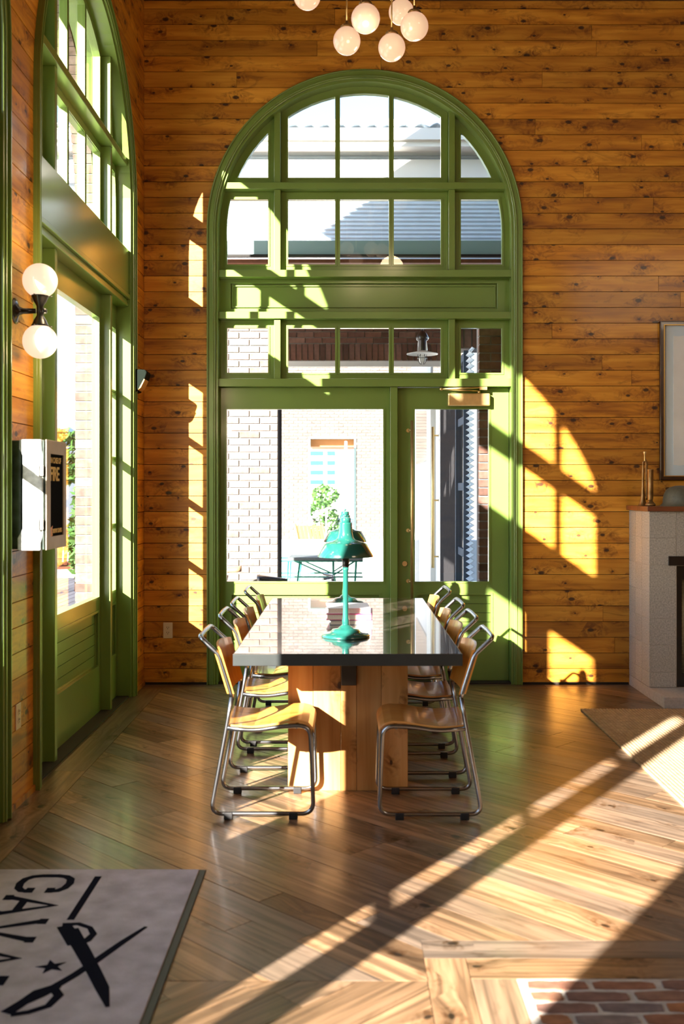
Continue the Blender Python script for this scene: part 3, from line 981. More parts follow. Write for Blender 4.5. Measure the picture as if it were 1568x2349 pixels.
for k, y0 in enumerate((5.29, 6.72)):
    y0 -= (TY0 + TY1) / 2
    xs = [-.298, -.170, -.030, .050, .175, .309]
    for i in range(5):
        segs = [(0.0, TZ - .056)]
        mb = MB()
        zt = TZ - .056 if xs[i + 1] <= -.027 or xs[i] >= .049 else TZ - .227
        mb.box(-zt / 2, zt / 2, -(xs[i + 1] - xs[i]) / 2 + .0008, (xs[i + 1] - xs[i]) / 2 - .0008, -.10, .10)
        # local x runs up the board so that the grain stands upright
        mb.build('pedestal_board', M['timber'], tb, bevel=.0015,
                 mat4=Matrix(((0, 1, 0, (xs[i] + xs[i + 1]) / 2), (0, 0, 1, y0 + .10 + (.004 if i in (0,) else 0)), (1, 0, 0, zt / 2), (0, 0, 0, 1))))

# ------------------------------------------------------------------ chairs
def make_chair():
    root = empty('tubular_chair', (0, 0, 0))
    hw = .205
    r = .0105
    def side(y): 
        return [(.072, y, .400), ]
    for y in (-hw, hw):
        # front leg + under-seat rail + sled + rear leg: one loop of tube
        p = smooth_path([(.080, y, .420), (.21, y, .408), (.33, y, .428), (.462, y, .432), (.470, y, .28), (.478, y, .025), (.004, y, .025), (.076, y, .415), (.102, y, .566)], .055, 6)
        mb = MB(); mb.tube(p, r, 10)
        mb.build('sled_leg', M['chrome'], root)
        for u in (.085, .385):
            mb = MB(); mb.box(u - .02, u + .02, y - .014, y + .014, 0, .032)
            mb.build('foot_pad', M['rubber'], root, bevel=.003)
    yb = hw
    p = [(.102, -yb, .560), (.092, -yb, .600), (.042, -yb, .757), (-.040, -yb + .004, .833), (-.048, -yb + .03, .842), (-.048, 0, .846), (-.048, yb - .03, .842), (-.040, yb - .004, .833), (.042, yb, .757), (.092, yb, .600), (.102, yb, .560)]
    mb = MB(); mb.tube(smooth_path(p, .02, 4), r, 10)
    mb.build('back_frame', M['chrome'], root)
    for u, z in ((.12, .410), (.40, .424)):
        mb = MB(); mb.tube([(u, -hw, z), (u, hw, z)], .008, 8); mb.build('cross_bar', M['chrome'], root)
    # seat: pressed plywood, waterfall front
    prof = [(.070, .432), (.12, .424), (.20, .420), (.28, .430), (.36, .444), (.42, .446), (.455, .436), (.474, .415), (.480, .396)]
    mb = MB(); vs = []; t = .011; ny = 8
    rows_ = []
    for (u, z) in prof:
        for j in range(ny + 1):
            v = -1 + 2 * j / ny
            y = v * (hw - .004)
            dz = -.010 * (1 - v * v) * max(0, 1 - abs(u - .2) / .25)
            vs.append((u, y, z + dz + .008))
    off = len(vs)
    vs += [(x, y, z - t) for x, y, z in vs]
    fs = []
    W_ = ny + 1
    for i in range(len(prof) - 1):
        for j in range(ny):
            a = i * W_ + j
            fs.append((a, a + W_, a + W_ + 1, a + 1)); fs.append((a + off, a + 1 + off, a + W_ + 1 + off, a + W_ + off))
    for i in range(len(prof) - 1):
        for j in (0, ny):
            a = i * W_ + j; fs.append((a, a + W_, a + W_ + off, a + off))
    for j in range(ny):
        for i in (0, len(prof) - 1):
            a = i * W_ + j; fs.append((a, a + 1, a + 1 + off, a + off))
    mb.add(vs, fs, False); mb.build('seat', M['ply'], root, fix=True, bevel=.002)
    # backrest: curved panel held between the uprights
    mb = MB(); vs = []; nz = 5
    for k in range(nz + 1):
        f = k / nz
        z = .578 + f * .205
        u = .100 - f * .062
        for j in range(ny + 1):
            v = -1 + 2 * j / ny
            vs.append((u + .013 - .032 * (1 - v * v), v * (hw + .006), z + .012 * (1 - v * v) * (1 if f > .5 else -1) * abs(2 * f - 1)))
    off = len(vs); vs += [(x - .010, y, z) for x, y, z in vs]
    fs = []
    for k in range(nz):
        for j in range(ny):
            a = k * W_ + j
            fs.append((a, a + 1, a + W_ + 1, a + W_)); fs.append((a + off, a + W_ + off, a + W_ + 1 + off, a + 1 + off))
        for j in (0, ny):
            a = k * W_ + j; fs.append((a, a + W_, a + W_ + off, a + off))
    for j in range(ny):
        for k in (0, nz):
            a = k * W_ + j; fs.append((a, a + 1, a + 1 + off, a + off))
    mb.add(vs, fs, False)
    for s in (-1, 1):   # the panel laps behind the tube too
        y0, y1 = sorted((s * (hw + .006), s * (hw - .012)))
        q = [(.088, .580), (.080, .580), (.018, .780), (.026, .780)]
        mb.prism([q], y0, y1, lambda x, y, t: (x, t, y))
    mb.build('backrest', M['ply'], root, fix=True)
    return root
chair = make_chair()
spots = [
    (-.632, 5.04, 0, 'orange plywood chair with chrome sled legs, left of table, nearest the camera'),
    (-.640, 5.84, 0, 'second chrome and plywood chair from the camera on the left of the table'),
    (-.640, 6.41, 0, 'third chrome and plywood chair from the camera on the left of the table'),
    (-.636, 7.19, 0, 'farthest chrome and plywood chair on the left of the table, by the door wall'),
    (.628, 5.03, pi, 'orange plywood chair with chrome sled legs, right of table, nearest the camera'),
    (.640, 5.74, pi, 'second chrome and plywood chair from the camera on the right of the table'),
    (.640, 6.36, pi, 'third chrome and plywood chair from the camera on the right of the table'),
    (.640, 7.17, pi, 'farthest chrome and plywood chair on the right of the table, by the door'),
]
rc = random.Random(5)
for i, (x, y, rz, lb) in enumerate(spots):
    c = chair if i == 0 else copy_tree(chair)
    c.location = (x, y, 0); c.rotation_euler = (0, 0, rz + (rc.uniform(-.02, .02) if i % 4 else 0))
    tag(c, lb, 'chair', 'chairs along the long table')

# ------------------------------------------------------------------ desk lamps on the table
def make_lamp():
    root = empty('table_lamp', (0, 0, 0))
    mb = MB(); mb.lathe([(.0001, 0), (.124, 0), (.127, .006), (.118, .016), (.085, .022), (.072, .034), (.068, .040), (.040, .044), (.028, .056), (.020, .062), (.0001, .062)], 48)
    mb.build('base', M['enamel'], root)
    mb = MB(); mb.lathe([(.018, .06), (.019, .085), (.0155, .10), (.0135, .20), (.0145, .34), (.0165, .345), (.0165, .36), (.0001, .36)], 24)
    mb.build('stem', M['enamel'], root)
    mb = MB(); mb.lathe([(.017, .36), (.0185, .375), (.0185, .42), (.0001, .425)], 24)
    mb.build('socket', M['black'], root)
    sh = MB(); sh.lathe([(.144, .414), (.1445, .418), (.134, .438), (.110, .482), (.100, .487), (.070, .494), (.050, .502), (.040, .515), (.035, .54), (.0335, .585), (.0335, .592), (.0001, .592)], 48)
    s_ = sh.build('lamp_shade', M['enamel'], root)
    mb = MB(); mb.lathe([(.143, .4145), (.108, .478), (.06, .490), (.03, .50), (.0001, .50)], 40)
    mb.build('shade_lining', M['white_in'], s_)
    mb = MB(); mb.lathe([(.026, .592), (.027, .594), (.027, .612), (.024, .616), (.0001, .616)], 24)
    mb.tube([(0, 0, .614), (0, 0, .622)], .003, 8); mb.sphere((0, 0, .628), .008, 14, 8)
    mb.build('finial_cap', M['enamel'], root)
    return root
lamp = make_lamp(); lamp.location = (-.006, 5.42, TZ)
tag(lamp, 'teal enamel table lamp with flared shade, the nearer of the two on the table', 'lamp', 'lamps on the long table')
l2 = copy_tree(lamp); l2.location = (-.012, 6.98, TZ)
tag(l2, 'teal enamel table lamp behind the books, the farther of the two', 'lamp', 'lamps on the long table')

# books between the lamps
def book(name_mat, w_, d_, h_, loc, rz, label, spine='right'):
    root = empty('book', loc, rz)
    t = .003
    mb = MB()
    mb.box(-w_ / 2, w_ / 2, -d_ / 2, d_ / 2, 0, t); mb.box(-w_ / 2, w_ / 2, -d_ / 2, d_ / 2, h_ - t, h_)
    mb.box(w_ / 2 - t, w_ / 2, -d_ / 2, d_ / 2, t, h_ - t)
    mb.build('cover', M[name_mat], root)
    mb = MB(); mb.box(-w_ / 2 + .006, w_ / 2 - t, -d_ / 2 + .005, d_ / 2 - .005, t, h_ - t)
    mb.build('pages', M['pages'], root)
    tag(root, label, 'book', 'books on the long table')
    return root
book('book_grey', .24, .30, .026, (.02, 6.04, TZ), .03, 'grey covered book at the bottom of the stack behind the nearer lamp')
book('book_pink', .255, .31, .034, (.018, 6.05, TZ + .0262), -.04, 'magenta covered book in the middle of the stack on the table')
book('book_white', .245, .28, .030, (.005, 6.07, TZ + .0604), .05, 'white covered book at the top of the stack on the table')

# ------------------------------------------------------------------ fireplace
FXL, FYF, FZT = 2.205, 7.63, 1.364
fp = empty('fireplace', (FXL, FYF, 0))
tag(fp, 'grey concrete block fireplace with dark wood shelf and black firebox', 'fireplace')
def fbox(name, x0, x1, y0, y1, z0, z1, mat, parent=None, bevel=0, lab=None):
    mb = MB(); mb.box(x0 - FXL, x1 - FXL, y0 - FYF, y1 - FYF, z0, z1)
    o = mb.build(name, M[mat], parent or fp, bevel=bevel)
    if lab: o['label'] = lab
    return o
core = MB()
jt = .004
XO0, XO1, ZO = 2.405, 3.55, .967
core.box(.004, XO0 - FXL, .004, YF - FYF, .079, FZT)
core.box(XO1 - FXL, 1.745 - .004, .004, YF - FYF, .079, FZT)
core.box(XO0 - FXL, XO1 - FXL, .004, YF - FYF, ZO, FZT)
core.box(XO0 - FXL, XO1 - FXL, .35, YF - FYF, .079, ZO)
core.build('mortar_core', M['joint'], fp)
hs = [.079]
z = FZT - 6 * .1955
zr = [(.079, z)] + [(z + k * .1955, z + (k + 1) * .1955) for k in range(6)]
for k, (a, b) in enumerate(zr):
    # side face: three columns (the blocks of the corner run through to the front)
    for (y0, y1) in ((FYF + .195, FYF + .372), (FYF + .372, YF - .001)):
        fbox('block', FXL, FXL + .19, y0 + jt, y1 - jt / 2, a + jt / 2, b - jt / 2, 'concrete', bevel=.002)
    fbox('block', FXL, FXL + .195, FYF, FYF + .195, a + jt / 2, b - jt / 2, 'concrete', bevel=.002)
    x = FXL + .195 + jt
    if b > ZO + .1:
        while x < 3.9:
            w_ = .395 if x + .395 < 3.95 else 3.95 - x
            if w_ > .05: fbox('block', x, x + w_ - jt, FYF, FYF + .19, max(a, ZO) + jt / 2, b - jt / 2, 'concrete', bevel=.002)
            x += w_
    else:
        fbox('block', XO1 + jt, 3.95, FYF, FYF + .19, a + jt / 2, min(b, FZT) - jt / 2, 'concrete', bevel=.002)
hth = fbox('hearth_slab', FXL, 3.98, 7.27, FYF - .001, 0, .079, 'hearth', bevel=.003)
fbox('plinth', FXL + .001, 3.94, FYF + .001, YF - .003, 0, .078, 'hearth')
fbox('mantel_shelf', FXL - .022, 3.98, FYF - .03, YF - .001, FZT + .001, 1.400, 'mantel', bevel=.002)
fbox('steel_lintel', 2.343, 3.62, FYF - .012, FYF + .02, ZO + .003, 1.037, 'black', bevel=.002)
sur = MB()
sur.prism([[(XO0 + .003 - FXL, .08), (XO1 - .003 - FXL, .08), (XO1 - .003 - FXL, ZO - .004), (XO0 + .003 - FXL, ZO - .004)],
           [(XO0 + .045 - FXL, .17), (XO1 - .045 - FXL, .17), (XO1 - .045 - FXL, ZO - .10), (XO0 + .045 - FXL, ZO - .10)]], .03, .06, UM)
fb = sur.build('firebox_frame', M['black'], fp, fix=True)
fbox('firebox', XO0 + .01, XO1 - .01, FYF + .33, FYF + .34, .08, ZO, 'black', fb)
ms = MB()
for k in range(5): ms.tube([(XO0 + .048 + .006 * k - FXL, .045, .175), (XO0 + .048 + .006 * k - FXL, .045, ZO - .10)], .0022, 6)
for k in range(24): ms.tube([(XO0 + .046 - FXL, .045, .18 + k * .0285), (XO0 + .074 - FXL, .045, .18 + k * .0285)], .0022, 6)
ms.build('mesh_screen', M['chain'], fb)

# things on the mantel
mz = 1.400
hx = at(1480, 1160, 7.92)[0]
bg_ = empty('bugle', (hx, 7.95, mz)); tag(bg_, 'tarnished brass bugle standing on its bell at the left end of the mantel', 'bugle')
mb = MB(); mb.lathe([(.040, 0), (.034, .006), (.022, .03), (.014, .08), (.010, .16), (.0075, .27), (.006, .31)], 24, Matrix.Translation((-.012, 0, 0)))
mb.build('bell', M['old_brass'], bg_)
mb = MB(); mb.tube(smooth_path([(-.012, 0, .30), (-.012, 0, .335), (.012, 0, .335), (.016, 0, .05), (.024, .02, .05), (.024, .02, .33), (.008, .02, .36)], .015, 4), .006, 8)
mb.build('coiled_tube', M['old_brass'], bg_)
mb = MB(); mb.lathe([(.005, .33), (.005, .385), (.009, .395), (.013, .41), (.011, .412)], 16, Matrix.Translation((.004, .008, 0)))
mb.build('mouthpiece', M['brass'], bg_)
sx = at(1491, 1160, 7.85)[0]
cy = empty('shell_case_candlestick', (sx, 7.85, mz)); tag(cy, 'copper brown cylindrical candlestick on a flared foot beside the bugle', 'candlestick')
mb = MB(); mb.lathe([(.0001, 0), (.036, 0), (.038, .012), (.030, .022), (.018, .034), (.017, .045), (.0001, .045)], 28); mb.build('foot', M['old_brass'], cy)
mb = MB(); mb.lathe([(.018, .045), (.0205, .06), (.0205, .19), (.0215, .195), (.0215, .268), (.0235, .27), (.0235, .276), (.018, .276), (.0001, .25)], 28); mb.build('cylinder_body', M['old_brass'], cy)
hm_x = at(1562, 1160, 7.8)[0]
hl = empty('helmet', (hm_x, 7.82, mz)); tag(hl, 'olive steel helmet resting on the mantel under the framed picture', 'helmet')
mb = MB()
prof = [(.150, .0), (.146, .004), (.128, .022), (.126, .05), (.120, .085), (.105, .118), (.078, .140), (.04, .151), (.0001, .154)]
mb.lathe(prof, 36, Matrix.Diagonal((1, 1.15, 1, 1)))
mb.build('shell', M['helmet'], hl)
mb = MB(); mb.lathe([(.147, .0), (.124, .02), (.122, .05), (.10, .11), (.04, .146), (.0001, .149)], 36, Matrix.Diagonal((1, 1.15, 1, 1))); mb.build('liner', M['black'], hl)

# framed picture
px0, pz1 = at(1514, 736, 8.14); pz0 = at(1514, 1101, 8.14)[1]
pw = .95
pic = empty('framed_picture', (px0 + pw / 2, YF, (pz0 + pz1) / 2)); tag(pic, 'dark wood frame with pale blue mat on the pine wall above the mantel', 'picture')
ph = (pz1 - pz0) / 2; hwid = pw / 2
def rect(a, b): return [(-a, -b), (a, -b), (a, b), (-a, b)]
mb = MB(); mb.prism([rect(hwid, ph), rect(hwid - .034, ph - .034)], -.035, -.004, UM); mb.prism([rect(hwid, ph), rect(hwid - .008, ph - .008)], -.042, -.034, UM)
mb.build('frame', M['frame_wood'], pic, fix=True, bevel=.003)
mb = MB(); mb.prism([rect(hwid - .028, ph - .028), rect(hwid - .034, ph - .034)], -.038, -.032, UM); mb.build('gilt_bead', M['gilt'], pic, fix=True)
mb = MB(); mb.box(-hwid + .03, hwid - .03, -.018, -.010, -ph + .03, ph - .03); mb.build('mat_board', M['matboard'], pic)
mb = MB()
rp = random.Random(2); a_, b_ = hwid - .107, ph - .115
pp = []
for k in range(40): pp.append((-a_ + 2 * a_ * k / 40, -b_ + rp.uniform(-.0025, .0025)))
for k in range(40): pp.append((a_ + rp.uniform(-.0015, .0015), -b_ + 2 * b_ * k / 40))
for k in range(40): pp.append((a_ - 2 * a_ * k / 40, b_ + rp.uniform(-.002, .002)))
for k in range(40): pp.append((-a_ + rp.uniform(-.0015, .0015), b_ - 2 * b_ * k / 40))
mb.prism([pp], -.0205, -.0185, UM); mb.build('deckled_paper', M['paper'], pic, fix=True)

# ------------------------------------------------------------------ outlets
def outlet(loc, rz, label):
    root = empty('wall_outlet', loc, rz)
    mb = MB(); mb.box(-.037, .037, -.006, 0, -.062, .062); mb.build('cover_plate', M['outlet'], root, bevel=.003)
    for s in (-1, 1):
        mb = MB()
        q = [(.017 * cos(a), .0155 * sin(a) + s * .020) for a in [2 * pi * k / 16 for k in range(16)]]
        mb.prism([q], -.0085, -.005, UM)
        f = mb.build('receptacle', M['outlet'], root, fix=True)
        mb = MB()
        mb.box(-.009, -.006, -.0095, -.008, s * .020, s * .020 + .010); mb.box(.006, .009, -.0095, -.008, s * .020, s * .020 + .010)
        mb.box(-.0025, .0025, -.0095, -.008, s * .020 - .009, s * .020 - .004)
        mb.build('slot', M['slot'], f)
    tag(root, label, 'outlet')
ox, oz = at(385, 1446, YF)
outlet((ox, YF, oz), 0, 'white double outlet plate on the far pine wall left of the green casing')
outlet((XL, 5.04, .43), pi / 2, 'white outlet plate low on the pine strip below the fire cabinet')

# ------------------------------------------------------------------ double globe sconce
sc = empty('wall_sconce', (XL, 5.0, 2.375)); tag(sc, 'black wall sconce with two lit white globes above the fire cabinet', 'sconce')
RX = Matrix.Rotation(radians(90), 4, 'Y')
mb = MB(); mb.lathe([(.0001, 0), (.062, 0), (.062, .005), (.045, .012), (.022, .02), (.014, .04), (.012, .10), (.0001, .10)], 28, RX); mb.build('backplate', M['black'], sc)
mb = MB(); AX = .120
mb.lathe([(.0001, -.078), (.040, -.076), (.042, -.070), (.038, -.064), (.030, -.045), (.016, -.022), (.015, 0), (.016, .022), (.030, .045), (.038, .064), (.042, .070), (.040, .076), (.0001, .078)], 28, Matrix.Translation((AX, 0, 0)))
mb.build('body', M['black'], sc)
mb = MB(); mb.sphere((AX + .018, 0, 0), .016, 14, 10); mb.build('round_knob', M['black'], sc)
for s in (-1, 1):
    for k in range(3):
        a = 2 * pi * k / 3 + .3
        mb = MB(); mb.tube([(AX + .038 * cos(a), .038 * sin(a), s * .072), (AX + .058 * cos(a), .058 * sin(a), s * .072)], .0025, 6)
        mb.build('thumb_screw', M['black'], sc)
for s in (-1, 1):
    mb = MB(); mb.sphere((AX, 0, s * .145), .082, 32, 20); mb.build('glass_globe', M['globe'], sc)
def bulb(loc, energy, col=(1.0, .72, .42), r=.07):
    d = bpy.data.lights.new('bulb', 'POINT'); d.energy = energy; d.color = col; d.shadow_soft_size = r
    o = bpy.data.objects.new('bulb', d); COL.objects.link(o); o.location = loc
bulb((XL + AX + .13, 5.0, 2.56), 5, r=.06); bulb((XL + AX + .13, 5.0, 2.19), 5, r=.06)

# ------------------------------------------------------------------ chandelier
ch = empty('globe_chandelier', (.245, 5.75, 4.05)); tag(ch, 'brass chandelier with a cluster of lit white glass globes above the table', 'chandelier')
CX, CY, CZ = .245, 5.75, 4.05
HUBZ = at(905, -35, 5.75)[1]
mb = MB(); mb.tube([(0, 0, HUBZ - CZ - .03), (0, 0, HC - CZ)], .012, 12); mb.sphere((0, 0, HUBZ - CZ), .045, 20, 12)
mb.lathe([(.0001, HC - CZ - .001), (.07, HC - CZ - .001), (.07, HC - CZ - .02), (.012, HC - CZ - .05)], 24)
mb.build('stem', M['brass'], ch)
globes = [(704, -9, 31, 5.80), (795, 94, 31.3, 5.80), (838, 43, 33, 5.45), (898, 109, 31, 5.85), (950, 61, 32, 5.65), (920, 28, 29, 6.25), (1010, -40, 30, 6.0), (860, -70, 31, 5.9)]
for (gx, gy, gr, gd) in globes:
    X, Z = at(gx, gy, gd)
    r_ = gr * gd / F_PX
    c = Vector((X - CX, gd - CY, Z - CZ))
    top = c + Vector((0, 0, r_))
    mb = MB(); mb.sphere(c, r_, 32, 20)
    g = mb.build('glass_globe', M['globe2'], ch)
    mb = MB()
    mb.lathe([(.034, -.006), (.036, .002), (.030, .010), (.012, .014), (.008, .018), (.008, .035), (.0001, .036)], 20, Matrix.Translation(top))
    for k in range(3):
        a = 2 * pi * k / 3; mb.tube([top + Vector((.034 * cos(a), .034 * sin(a), 0)), top + Vector((.046 * cos(a), .046 * sin(a), 0))], .002, 6)
    mb.build('globe_fitter', M['old_brass'], ch)
    knee = Vector((c.x, c.y, max(HUBZ - CZ - .02, top.z + .06) + .0))
    knee.z = min(knee.z, HUBZ - CZ + .02) if knee.z > HUBZ - CZ + .02 and top.z + .06 < HUBZ - CZ else knee.z
    mb = MB(); mb.tube([top + Vector((0, 0, .03)), knee], .004, 8); mb.tube([knee, (0, 0, HUBZ - CZ)], .005, 8); mb.tube([knee + Vector((0, 0, -.02)), knee + Vector((0, 0, .015))], .008, 8)
    mb.build('arm', M['brass'], ch)
bulb((.1, 5.3, 3.75), 8, r=.12); bulb((.45, 6.1, 3.75), 8, r=.12)

# ------------------------------------------------------------------ emergency light near the corner
el = empty('emergency_light', (XL, 7.80, 2.33)); tag(el, 'glossy black wall light with clear lens near the far left corner', 'wall light')
mb = MB()
q = [(0, -.085), (.030, -.085), (.060, -.055), (.100, .020), (.112, .060), (.100, .078), (0, .085)]
mb.prism([q], -.085, .085, lambda x, y, t: (x, t, y))
mb.build('housing', M['black_shell'], el, fix=True, bevel=.012)
mb = MB(); mb.prism([[(.045, -.075), (.067, -.058), (.098, .006), (.09, .012)]], -.088, .060, lambda x, y, t: (x, t, y)); mb.build('lens', M['filament'], el, fix=True, bevel=.004)

# ------------------------------------------------------------------ fire cabinet
fc = empty('fire_cabinet', (XL, 5.03, 1.24)); tag(fc, 'vintage metal fire cabinet with lettered front on the left wall strip', 'cabinet')
HY, HZ = .17, .515
X1 = .192
mb = MB(); mb.box(0, .072, -HY + .004, HY - .004, .004, HZ - .004); mb.build('back_box', M['cast_dark'], fc, bevel=.005)  # shade on the back box is put into its dark colour
mb = MB()
mb.prism([[(.068, 0), (.165, 0), (.165, .035), (.176, .07), (.176, HZ - .075), (.170, HZ - .05), (.168, HZ), (.064, HZ), (.064, HZ - .045), (.080, HZ - .075), (.080, .10), (.056, .055), (.056, 0)]], -HY - .004, HY + .004, lambda x, y, t: (x, t, y))
mb.build('cast_body', M['cast_white'], fc, fix=True, bevel=.006)
mb = MB(); mb.box(.172, X1 - .012, -HY, HY, .002, HZ - .002); mb.build('door_rim', M['cast_dark'], fc, bevel=.003)
for z in (.12, .37):
    mb = MB(); mb.box(.140, .180, -HY - .014, -HY - .003, z - .024, z + .024)
    mb.tube([(.158, -HY - .016, z - .028), (.158, -HY - .016, z + .028)], .005, 8)
    mb.build('hinge', M['cast_white'], fc, bevel=.002)
PF = lambda x, y, t: (t, x, y)
mb = MB(); mb.prism([[(-HY, 0), (HY, 0), (HY, HZ), (-HY, HZ)], [(-.103, .06), (.120, .06), (.120, .45), (-.103, .45)]], X1 - .006, X1, PF)
fp_ = mb.build('front_panel', M['cast_beige'], fc, fix=True, bevel=.002)
mb = MB(); mb.box(.178, .1865, -.11, .128, .055, .455); mb.build('dark_window', M['hose'], fp_)
for txt, size, z, y in (('IN CASE OF', .038, .408, -.096), ('FIRE', .093, .325, -.100), ('BREAK GLASS', .028, .075, -.058)):
    cu = bpy.data.curves.new('lettering', 'FONT'); cu.body = txt; cu.size = size; cu.extrude = .0008; cu.offset = .0018 if txt == 'FIRE' else .0008
    cu.space_character = .92
    to = bpy.data.objects.new('lettering_curve', cu); COL.objects.link(to)
    bpy.context.view_layer.update()
    me = bpy.data.meshes.new_from_object(to.evaluated_get(bpy.context.evaluated_depsgraph_get()))
    bpy.data.objects.remove(to, do_unlink=True)
    me.materials.clear(); me.materials.append(M['letter'])
    o = bpy.data.objects.new('lettering', me); COL.objects.link(o); o.parent = fp_
    o.matrix_local = Matrix(((0, 0, 1, .1878), (1, 0, 0, y), (0, 1, 0, z), (0, 0, 0, 1)))
mb = MB(); mb.prism([[(-.10, .058), (-.075, .06), (-.055, .065), (-.066, .085), (-.058, .11), (-.085, .10), (-.10, .112), (-.095, .085)]], .1868, .1882, PF)
mb.build('orange_emblem', M['orange'], fp_, fix=True)

# ------------------------------------------------------------------ grey mat with black print
MX0, MX1, MY0, MY1 = -1.50, -.56, 2.2, 4.17
rug = empty('grey_logo_mat', ((MX0 + MX1) / 2, (MY0 + MY1) / 2, 0)); tag(rug, 'grey entrance mat printed with crossed black sabres, star and rotated lettering', 'mat')
cxm, cym = (MX0 + MX1) / 2, (MY0 + MY1) / 2
mb = MB(); mb.box(MX0 - cxm, MX1 - cxm, MY0 - cym, MY1 - cym, .001, .007); mb.build('rubber_border', M['rug_edge'], rug, bevel=.002)
mb = MB(); mb.box(MX0 + .02 - cxm, MX1 - .026 - cxm, MY0 + .02 - cym, MY1 - .012 - cym, .007, .013); mb.build('pile', M['rug_grey'], rug, bevel=.002)
ZM = .0135
def mp(zx, zy):
    """print layout point -> mat local"""
    x = zx * .4082; y = 1920 + zy * .4082
    d = (EYE - ZM) * F_PX / (y - 1124)
    return ((x - 795) * d / F_PX - cxm, d - cym)
mapm = lambda x, y, t: (x, y, t)
pr = MB()
_lift = [0]
def stroke(pts, ws, world=False):
    P = [Vector(p if world else mp(*p)) for p in pts]
    ws = ws if isinstance(ws, (list, tuple)) else [ws] * len(P)
    L_, R_ = [], []
    _lift[0] = (_lift[0] + 1) % 8; up = ZM + .0006 + .00012 * _lift[0]
    for i, p in enumerate(P):
        t = (P[min(i + 1, len(P) - 1)] - P[max(i - 1, 0)]).normalized(); n = Vector((-t.y, t.x))
        L_.append(tuple(p + n * ws[i] / 2)); R_.append(tuple(p - n * ws[i] / 2))
    for i in range(len(P) - 1):
        pr.prism([[L_[i], R_[i], R_[i + 1], L_[i + 1]]], ZM - .0005, up, mapm)
stroke([(552, 222), (395, 465)], .026)                                   # scabbard end
stroke([(395, 520), (470, 650), (530, 760), (575, 850), (605, 955)], [.055, .05, .045, .042, .012])   # first blade
stroke([(350, 495), (440, 488), (505, 510), (525, 545), (490, 580), (440, 600)], [.03, .022, .02, .024, .03, .03])  # its guard
stroke([(360, 500), (430, 600)], [.05, .06])
stroke([(820, 505), (690, 590), (540, 695), (420, 775), (300, 845)], [.012, .024, .028, .028, .03])   # second blade
stroke([(330, 835), (220, 880), (130, 930), (35, 990)], [.03, .055, .035, .04])
stroke([(300, 850), (330, 890), (270, 950), (160, 985), (60, 1000)], [.03, .03, .024, .022, .02])
pr_sab = pr; o = pr.build('sabre_print', M['ink'], rug, fix=True)
sc_, pr = Vector(mp(288, 728)), MB()
st = []
for k in range(10):
    a = radians(90 + 36 * k + 20); rr = .050 if k % 2 == 0 else .020
    st.append((sc_.x + rr * cos(a), sc_.y + rr * sin(a)))
pr.prism([st], ZM - .0005, ZM + .0006, mapm); pr.build('star_print', M['ink'], rug, fix=True)
GL = {
    'C': [[(1.0, .70), (.97, .86), (.80, .96), (.5, 1.0), (.22, .96), (.06, .84), (0, .66), (0, .5), (0, .34), (.06, .16), (.22, .04), (.5, 0), (.80, .04), (.97, .14), (1.0, .30)], [(.80, .70), (1.1, .70)], [(.80, .30), (1.1, .30)]],
    'A': [[(0, 0), (.5, 1.0), (1, 0)], [(.2, .35), (.8, .35)], [(-.12, 0), (.16, 0)], [(.84, 0), (1.12, 0)]],
    'V': [[(0, 1), (.5, 0), (1, 1)], [(-.12, 1), (.16, 1)], [(.84, 1), (1.12, 1)]],
    'L': [[(.1, 1), (.1, 0), (1, 0), (1, .2)], [(-.08, 1), (.3, 1)]],
    'R': [[(.1, 0), (.1, 1), (.7, 1), (.95, .85), (.95, .65), (.7, .5), (.1, .5)], [(.6, .5), (1, 0)]],
    'Y': [[(0, 1), (.5, .5), (1, 1)], [(.5, .5), (.5, 0)]],
}
yy = 4.085
for lt in 'CAVALRY':
    pr = MB()
    for pl in GL[lt]:
        stroke([(-1.25 + b * .19 - cxm, yy - a * .155 - cym) for a, b in pl], .031, True)
    pr.build('letter_print', M['ink'], rug, fix=True)
    yy -= .214

# ------------------------------------------------------------------ jute rug
JX0, JX1, JY0, JY1 = 1.612, 4.0, 4.2, 7.215
jr = empty('jute_rug', ((JX0 + JX1) / 2, (JY0 + JY1) / 2, 0)); tag(jr, 'ribbed natural jute rug on the floor in front of the fireplace', 'rug')
jx, jy = (JX0 + JX1) / 2, (JY0 + JY1) / 2
mb = MB(); mb.box(JX0 - jx, JX1 - jx, JY0 - jy, JY1 - jy, .001, .008); mb.build('backing', M['jute'], jr)
mb = MB(); nr = 110
vs, fs = [], []
rj = random.Random(8)
for k in range(nr):
    x0 = JX0 + (JX1 - JX0) * k / nr - jx; x1 = JX0 + (JX1 - JX0) * (k + 1) / nr - jx
    pr_ = [(x0, .008), (x0 + .15 * (x1 - x0), .0115), (x0 + .5 * (x1 - x0), .0135), (x0 + .85 * (x1 - x0), .0115), (x1, .008)]
    e = rj.uniform(-.006, .006)
    for ys in (JY0 - jy, JY1 - jy + e): vs += [(a, ys, b) for a, b in pr_]
    o_ = k * 10
    for i in range(4): fs.append((o_ + i, o_ + i + 1, o_ + i + 6, o_ + i + 5))
mb.add(vs, fs, True); o = mb.build('woven_ribs', M['jute'], jr); o['kind'] = 'stuff'
mb = MB()
for k in range(160):
    x = JX0 + (JX1 - JX0) * (k + .5) / 160 - jx + rj.uniform(-.004, .004); y = JY1 - jy
    mb.tube([(x, y - .01, .009), (x + rj.uniform(-.008, .008), y + rj.uniform(.006, .02), .006)], .002, 4)
o = mb.build('frayed_edge', M['jute'], jr); o['kind'] = 'stuff'

